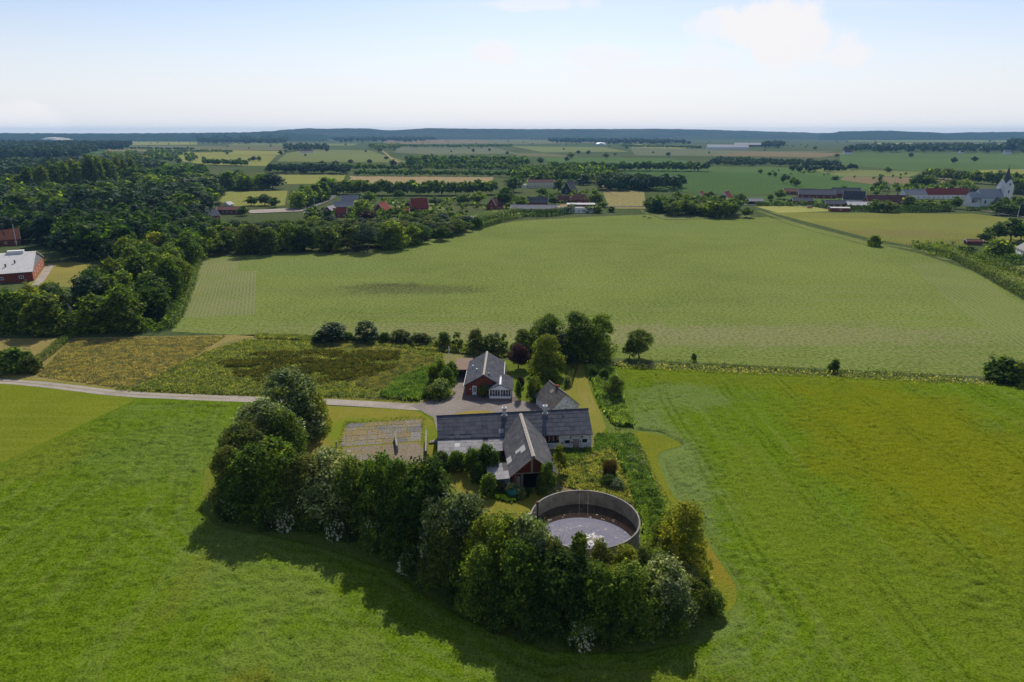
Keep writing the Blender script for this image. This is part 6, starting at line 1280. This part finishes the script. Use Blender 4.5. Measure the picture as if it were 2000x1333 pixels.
for i in range(6): MB().box(-3.4 + random.uniform(0, .8), 3.2 - random.uniform(0, 1.2), -1.2 + i * .42, -1.2 + i * .42 + .3, .05, .16 + .04 * (i % 2)).build('plank', M['palewood'] if i % 2 else M['darkbrick'], ft)
pk = MB().box(-2.2, 2.2, -.12, .12, .0, .16).build('timber_beam', M['palewood'], None, G(1196, 958, .1), R(2)); tag(pk, 'pale timber beam lying on the ground above the tank', 'beam')

# boulders by the lean-to, bucket, tarpaulin heap, flagpole
def rock(g, s, lab, mat='stone', nm='boulder', cat='boulder', group=None):
    r = random.Random(int(g.x * 91)); m = MB(); n1, n2 = 7, 5; R_ = s
    for j in range(n2 + 1):
        for i in range(n1):
            th = math.pi * j / n2; a = 2 * math.pi * i / n1; q = R_ * r.uniform(.8, 1.1); m.v.append((q * math.sin(th) * math.cos(a), q * math.sin(th) * math.sin(a), R_ * .35 + q * .6 * math.cos(th)))
    for j in range(n2):
        for i in range(n1): m.f.append((j * n1 + i, (j + 1) * n1 + i, (j + 1) * n1 + (i + 1) % n1, j * n1 + (i + 1) % n1))
    o = m.build(nm, M[mat], None, g); tag(o, lab, cat, group); return o
rock(G(842, 866), .55, 'pale boulder, left of two at the lean-to corner'); rock(G(850, 865), .7, 'larger pale boulder touching the lean-to corner'); rock(G(1242, 864), .28, 'small white bucket in the weeds right of the stable', 'paint')  # last rock mesh stands for a white bucket
tp = MB(); n1, n2 = 14, 8; rr_ = random.Random(3)
for j in range(n2 + 1):
    for i in range(n1):
        th = math.pi / 2 * j / n2; a = 2 * math.pi * i / n1; q = 1.35 * rr_.uniform(.88, 1.08) * (1 if j < n2 else .98); tp.v.append((q * math.sin(th) * math.cos(a), q * .9 * math.sin(th) * math.sin(a), 1.55 * math.cos(th) ** .7 * rr_.uniform(.93, 1.03) + .02))
for j in range(n2):
    for i in range(n1): tp.f.append((j * n1 + i, (j + 1) * n1 + i, (j + 1) * n1 + (i + 1) % n1, j * n1 + (i + 1) % n1))
o = tp.build('covered_heap', M['tarp'], None, G(1003, 968)); tag(o, 'heap covered with green tarpaulin in front of the blue shed', 'tarpaulin')
def pole(px, py, pt, lab, r=.06, mat='paint', nm='flagpole', cat='flagpole'):
    g = G(px, py); h = top(px, py, pt); o = thing(nm, lab, cat, g); MB().tube((0, 0, 0), (0, 0, h), r * 1.3, r * .7, 8).build('pole', M[mat], o)
    MB().tube((0, 0, h), (0, 0, h + r * 3), r * 1.6, r * .6, 8).build('finial', M[mat], o); return o
pole(878.5, 716 + 28, 678, 'white flagpole left of the farmhouse', .07)
for (px, py, pt, lab) in ((429, 378, 350, 'thin mast at the left end of the football pitch'), (615, 412, 388, 'white flagpole by the flat dark shed'), (708, 400, 376, 'white flagpole left of the broad red gable'), (731, 424, 396, 'flagpole in front of the broad red gable'),
                          (778, 412, 398, 'flagpole before the low red annexe'), (854, 404, 386, 'flagpole among trees right of the steep red roof'), (1721, 376, 356, 'flagpole before the lone round tree'), (1875, 384, 365, 'flagpole at the right end of the red roof'),
                          (1987, 426, 404, 'thin mast by the dark churchyard trees'), (33, 480, 441, 'aerial mast beside the orange-roofed house')):
    pole(px, py, pt, lab, .12)
pole(146, 652, 604, 'bare grey dead trunk at the edge of the left wood', .3, 'palebark', 'dead_trunk', 'tree')

# football goal, horses, car, van, caravan, sand heaps, fence posts
g = G(523, 376); go = thing('football_goal', 'white goal frame at the far edge of the football pitch', 'goal', g)
MB().tube((-3.7, 0, 0), (-3.7, 0, 2.5), .09, .09, 6).build('post', M['paint'], go); MB().tube((3.7, 0, 0), (3.7, 0, 2.5), .09, .09, 6).build('post', M['paint'], go); MB().tube((-3.7, 0, 2.5), (3.7, 0, 2.5), .09, .09, 6).build('crossbar', M['paint'], go)
def horse(px, py, rz, lab):
    g = G(px, py); o = thing('horse', lab, 'horse', g, R(rz), 'two dark horses grazing'); me = bpy.data.meshes.new('body'); ob_ = bpy.data.objects.new('body', me); COL.objects.link(ob_); ob_.parent = o
    v = [(0, 0, 1.25), (-.5, 0, 1.25), (-.85, 0, 1.3), (.45, 0, 1.25), (.8, 0, 1.35), (1.2, 0, 1.15), (1.5, 0, .7), (1.62, 0, .42), (1.72, 0, .2)]
    e = [(0, 1), (1, 2), (0, 3), (3, 4), (4, 5), (5, 6), (6, 7), (7, 8)]; rad = [.36, .36, .26, .36, .28, .18, .14, .13, .07]
    for s in (-.2, .2):
        for (x, back) in ((.7, 0), (-.72, 1)):
            k = len(v); v += [(x, s, 1.0), (x + (.02 if not back else -.02), s, .72), (x + (.03 if not back else -.17), s, .5), (x, s, .25), (x + .03, s, .05)]; rad += [.17, .12, .075, .05, .06]
            e += [(3 if not back else 2, k), (k, k + 1), (k + 1, k + 2), (k + 2, k + 3), (k + 3, k + 4)]
    k = len(v); v += [(-1.05, 0, 1.2), (-1.15, 0, .75)]; rad += [.06, .05]; e += [(2, k), (k, k + 1)]
    me.from_pydata(v, e, []); me.materials.append(M['horse']); md = ob_.modifiers.new('skin', 'SKIN')
    for i, q in enumerate(rad): me.skin_vertices[0].data[i].radius = (q, q)
    ob_.modifiers.new('sub', 'SUBSURF').levels = 1
    for s in (-.06, .06): MB().tube((1.22, s, 1.28), (1.25, s * 1.5, 1.45), .04, .01, 5).build('ear', M['horse'], o)
    MB().hexa([(.75, -.03, 1.5), (1.15, -.03, 1.28), (1.15, .03, 1.28), (.75, .03, 1.5), (.75, -.03, 1.62), (1.2, -.03, 1.36), (1.2, .03, 1.36), (.75, .03, 1.62)]).build('mane', M['black'], o)
    return o
def skinfix():
    pass
for i, (px, py, rz, lab) in enumerate(((1259, 426, 175, 'dark horse grazing in the big middle field, the left one'), (1269, 429, 160, 'dark horse grazing in the big middle field, the right one'))):
    g = G(px, py); me_ok = True
    try: horse(px, py, rz, lab)
    except Exception as ex: print('horse', ex)
def car(px, py, rz, lab, mat, L=4.2, W_=1.75, H_=1.45, nm='parked_car', cat='car'):
    g = G(px, py, .4); o = thing(nm, lab, cat, g, R(rz)); h = .35
    MB().prism([(-W_ / 2, h), (W_ / 2, h), (W_ / 2, .85), (W_ / 2 - .08, .95), (-W_ / 2 + .08, .95), (-W_ / 2, .85)], -L / 2, L / 2).build('body', M[mat], o)
    MB().hexa([(-L * .38, -W_ / 2 + .1, .95), (L * .22, -W_ / 2 + .1, .95), (L * .22, W_ / 2 - .1, .95), (-L * .38, W_ / 2 - .1, .95), (-L * .28, -W_ / 2 + .25, H_), (L * .06, -W_ / 2 + .25, H_), (L * .06, W_ / 2 - .25, H_), (-L * .28, W_ / 2 - .25, H_)]).build('cabin', M['glass'], o)
    MB().box(-L * .27, L * .05, -W_ / 2 + .26, W_ / 2 - .26, H_, H_ + .04).build('roof', M[mat], o)
    for sx in (-1, 1):
        for sy in (-1, 1): MB().tube((sx * L * .32, sy * (W_ / 2 - .18), .32), (sx * L * .32, sy * (W_ / 2 + .02), .32), .32, .32, 10).build('wheel', M['black'], o)
    for sy in (-.6, .6): MB().box(L / 2, L / 2 + .02, sy - .15, sy + .15, .62, .78).build('headlight', M['paint'], o)
    return o
car(1581, 407, 5, 'small red car on the road in front of the hedge', 'redpaint')
car(753, 432, 70, 'white van parked in a village garden drive', 'whitepaint', 4.8, 1.9, 2.0, 'parked_van', 'van')
g = G(771, 402); cv = thing('caravan', 'white caravan on the lawn behind the red roofs', 'caravan', g, 0)
MB().prism([(-1.2, .5), (1.2, .5), (1.2, 2.5), (1.0, 2.75), (-1.0, 2.75), (-1.2, 2.5)], -3.4, 3.4).build('body', M['whitepaint'], cv)
for x in (-1.8, .2, 2.0): window(cv, x, -1.2, 1.4, 1.0, .7, 'y', -1, M['steel'], 0)
for s in (-1, 1): MB().tube((0, s * .9, .35), (0, s * 1.15, .35), .35, .35, 10).build('wheel', M['black'], cv)
hb = building('hut', 'low brown hut at the corner of the hay meadow', 'hut', 1900, 478, 8, 4, 2, 2.8, -8, 'darkbrick', 'roofbrown', wins=0, gwins=0)
sh = building('house', 'white gable end cut by the right edge of the view', 'house', 2006, 498, 12, 7, 2.8, 5.6, 70, 'white', 'roofgrey', wins=2)
for k_, (px, py, s) in enumerate(((108, 276, 34), (124, 277, 26))):
    o = rock(G(px, py), s * 1.4, ('larger' if not k_ else 'smaller') + ' pale sand heap on the far left plain', 'sand', 'sand_heap', 'heap'); o.scale = (2.0, 1.2, .62)
o = rock(G(1173, 284), 26, 'white domed tent on the far plain', 'paint', 'dome_tent', 'tent'); o.scale = (1.1, 1, .55)
FG = 'fence posts along the hay meadow'
a, b = G(1770, 480), G(1895, 471)
fp = MB().box(-.08, .08, -.08, .08, 0, 1.4).mesh('fence_post', M['palewood'])
for i in range(22):
    q = a.lerp(b, i / 21); o = link('fence_post', fp, None, (q.x, q.y + random.uniform(-.3, .3), 0)); tag(o, 'thin wooden post in the fence line below the hay meadow', 'post', FG)

# ------------------------------------------------------------------ ground cover that nobody could count
def tufts(name, label, poly, n, h, w, fol, cat='grass', seed=1, blades=5, lean=.35, mask=None):
    r = np.random.default_rng(seed); P = [G(*p) for p in poly]; x0, x1 = min(p.x for p in P), max(p.x for p in P); y0, y1 = min(p.y for p in P), max(p.y for p in P)
    C = []; t = 0
    while len(C) < n and t < n * 30:
        q = (r.uniform(x0, x1), r.uniform(y0, y1)); t += 1
        if inside(q, P) and (mask is None or mask(q)): C.append(q)
    C = np.array(C); m_ = len(C) * blades; c = np.repeat(C, blades, 0); hh = h * r.uniform(.5, 1.2, (m_, 1)); a = r.uniform(0, 6.28, m_)
    base = np.column_stack([c + r.normal(size=c.shape) * w * .5, np.zeros(m_)]); d = np.column_stack([np.cos(a), np.sin(a), np.zeros(m_)]); sd_ = np.column_stack([-np.sin(a), np.cos(a), np.zeros(m_)])
    tip = base + d * hh * lean * r.uniform(.4, 1.6, (m_, 1)) + np.array([0, 0, 1]) * hh; mid_ = base * .5 + tip * .5 + np.array([0, 0, 1]) * hh * .1
    ww = w * r.uniform(.5, 1, (m_, 1)) * .5
    V = np.stack([base, mid_ - sd_ * ww, tip, mid_ + sd_ * ww], 1).reshape(-1, 3); F = np.arange(4 * m_).reshape(-1, 4)
    o = link(name, npmesh(name, V, F, FOL[fol])); tag(o, label, cat, kind='stuff'); return o
from mathutils import noise as mn
def rushmask(q): return mn.fractal(Vector((q[0] * .13, q[1] * .22, 0)), .7, 2.2, 6) > -.02 + random.gauss(0, .12)
tufts('rushes', 'dark brown rush patch in the middle of the rough meadow', [(425, 712), (500, 692), (620, 688), (780, 690), (775, 720), (700, 748), (560, 752), (480, 745)], 6500, .9, .5, 'rush', 'rushes', 3, 6, mask=rushmask)
tufts('meadow_grass', 'tall pale grass of the rough meadow', [(250, 764), (400, 690), (480, 664), (860, 675), (870, 740), (815, 778), (450, 772)], 17000, .55, .4, 'tall', 'grass', 4, 4)
tufts('meadow_grass', 'dry straw-coloured grass left of the rough meadow', [(75, 735), (140, 664), (440, 658), (340, 722), (245, 760)], 12000, .5, .4, 'straw', 'grass', 5, 4)
tufts('meadow_grass', 'pale straw-coloured grass along the right part of the rough meadow', [(690, 735), (700, 755), (760, 770), (830, 745), (850, 705), (800, 690), (770, 722)], 5200, .6, .4, 'straw', 'grass', 21, 4)
tufts('meadow_grass', 'pale dry grass on the upper edge of the rough meadow', [(640, 672), (760, 676), (800, 690), (760, 692), (640, 686)], 2200, .5, .4, 'straw', 'grass', 22, 4)
tufts('grass_fringe', 'ragged tall grass fringe along the yellow field margin', [(1240, 850), (1262, 900), (1300, 975), (1352, 1060), (1400, 1160), (1380, 1160), (1330, 1070), (1285, 1000), (1250, 930)], 3800, .6, .35, 'tall', 'grass', 23, 4)
tufts('grass_fringe', 'tufts of grass round the edge of the concrete pad', [(655, 885), (672, 822), (832, 812), (828, 872), (824, 866), (822, 820), (680, 830), (668, 876)], 420, .2, .2, 'tall', 'grass', 24, 4)
tufts('weeds', 'lush nettles and weeds on the bank right of the farm', [(1150, 718), (1195, 720), (1218, 790), (1235, 835), (1200, 830), (1172, 790)], 5200, 1.0, .45, 'weed', 'weeds', 6, 6)
tufts('weeds', 'tall green weeds right of the white stable', [(1200, 872), (1240, 865), (1262, 920), (1290, 985), (1310, 1040), (1270, 1060), (1250, 1000), (1225, 930)], 6500, 1.0, .42, 'weed', 'weeds', 7, 6)
tufts('weeds', 'low weeds scattered over the rough yard behind the tank', [(1085, 885), (1200, 872), (1230, 940), (1250, 990), (1100, 950), (1080, 930)], 2600, .5, .35, 'tall', 'weeds', 8, 5)
tufts('weeds', 'weeds between the tank and the tall willow', [(1252, 960), (1300, 985), (1350, 1100), (1400, 1190), (1330, 1200), (1262, 1080)], 5200, .9, .42, 'weed', 'weeds', 9, 6)
tufts('weeds', 'weeds along the front of the white stable and barn side', [(1085, 900), (1095, 878), (1160, 880), (1165, 850), (1235, 850), (1235, 868), (1160, 884), (1110, 905)], 2200, .55, .35, 'weed', 'weeds', 10, 5)
tufts('flowerbed', 'round bed of grey-green plants below the barn', [(940, 968), (965, 975), (1000, 982), (1030, 972), (1036, 958), (1000, 955), (950, 955)], 1500, .5, .35, 'mid', 'flower bed', 11, 6)
tufts('reeds', 'upright clump of brown reeds in the rough yard', [(1180, 936), (1200, 936), (1200, 929), (1181, 929)], 900, 2.9, .12, 'reed', 'reeds', 12, 4, .12)
tufts('meadow_grass', 'bright long grass at the yard end of the rough meadow', [(780, 740), (860, 710), (862, 760), (815, 784), (740, 776)], 4500, .9, .4, 'weed', 'grass', 13, 5)
tufts('meadow_grass', 'rough grass along the boundary behind the meadow', [(500, 654), (640, 660), (900, 676), (1000, 692), (1000, 700), (880, 690), (640, 668), (500, 662)], 5200, .8, .4, 'tall', 'grass', 14, 5)

# ------------------------------------------------------------------ horizon hills
def hill(name, prof, dist, depth, mat):
    """prof: list of (px, skyline py); the ridge stands at the given distance with real depth"""
    V = []; F = []; n = len(prof)
    for (px, py) in prof:
        x = (px - 1000) / FPX * dist / cp * 1.0; u = (666.5 - py) / FPX; h = CAMH + dist * (-sp + u * cp) / (cp + u * sp)
        f_ = dist * cp + (CAMH - h) * sp; h = min(h, 119); x = (px - 1000) / FPX * f_
        for (dy, k) in ((-depth, 0), (-depth * .6, .3), (-depth * .3, .72), (0, 1), (depth * .6, .8), (depth * 1.6, 0)): V.append((x * (dist + dy) / dist, dist + dy, max(h, 4) * k - (1 if k == 0 else 0)))
    for i in range(n - 1):
        for j in range(5): a = i * 6 + j; F.append((a, a + 6, a + 7, a + 1))
    me = bpy.data.meshes.new(name); me.from_pydata(V, [], F); me.materials.append(mat); me.polygons.foreach_set('use_smooth', [True] * len(F)); me.update()
    if me.polygons[0].normal.z < 0: me.flip_normals()
    o = link(name, me); o['kind'] = 'structure'; return o
hm = ground_mat('far forested hill', (.020, .034, .016), (.032, .050, .024), (.04, .055, .026), .03, .004, .001, 3)
hm2 = ground_mat('far mixed hill', (.030, .042, .024), (.060, .07, .04), (.06, .07, .045), .02, .002, .0006, 2)
rr = random.Random(2)
def prof(keys, step=8, j=.5):
    out = []
    for (a, b) in zip(keys[:-1], keys[1:]):
        n = max(1, int((b[0] - a[0]) / step))
        for i in range(n): out.append((a[0] + (b[0] - a[0]) * i / n, a[1] + (b[1] - a[1]) * i / n + rr.uniform(-j, j)))
    out.append(keys[-1]); return out
hill('hills', prof([(-200, 262), (0, 260), (200, 261), (380, 260), (480, 259), (540, 256), (556, 260), (640, 264)], 6, .6), 6200, 1200, hm)
hill('hills', prof([(520, 260), (545, 254.5), (600, 251), (640, 252.5), (680, 250.5), (720, 251.5), (760, 255), (790, 254), (830, 251), (900, 251.5), (1000, 252.5), (1200, 252.5), (1300, 252), (1400, 254), (1500, 257), (1600, 260), (1680, 262)], 8, .45), 7600, 1500, hm2)
hill('hills', prof([(1600, 263), (1632, 259), (1640, 257), (1700, 256), (1740, 255.5), (1766, 257), (1820, 258.5), (1850, 260.5), (1880, 259), (1960, 258), (2200, 257)], 7, .35), 6800, 1100, hm)

# ------------------------------------------------------------------ air
m = bpy.data.materials.new('haze'); m.use_nodes = True; nt = m.node_tree; nt.nodes.clear()
out = nt.nodes.new('ShaderNodeOutputMaterial'); pv = nt.nodes.new('ShaderNodeVolumePrincipled'); nt.links.new(pv.outputs[0], out.inputs['Volume'])
pv.inputs['Color'].default_value = (.30, .60, .98, 1); pv.inputs['Density'].default_value = HAZE_DENSITY; pv.inputs['Anisotropy'].default_value = .1
hz_ = MB().box(-15000, 15000, -300, 12000, -1, 122).build('haze', m); hz_['kind'] = 'stuff'; hz_['label'] = 'pale blue summer haze over the distant plain'; hz_['category'] = 'haze'
print('TREES', len(TREES), 'OBJ', len(COL.objects))
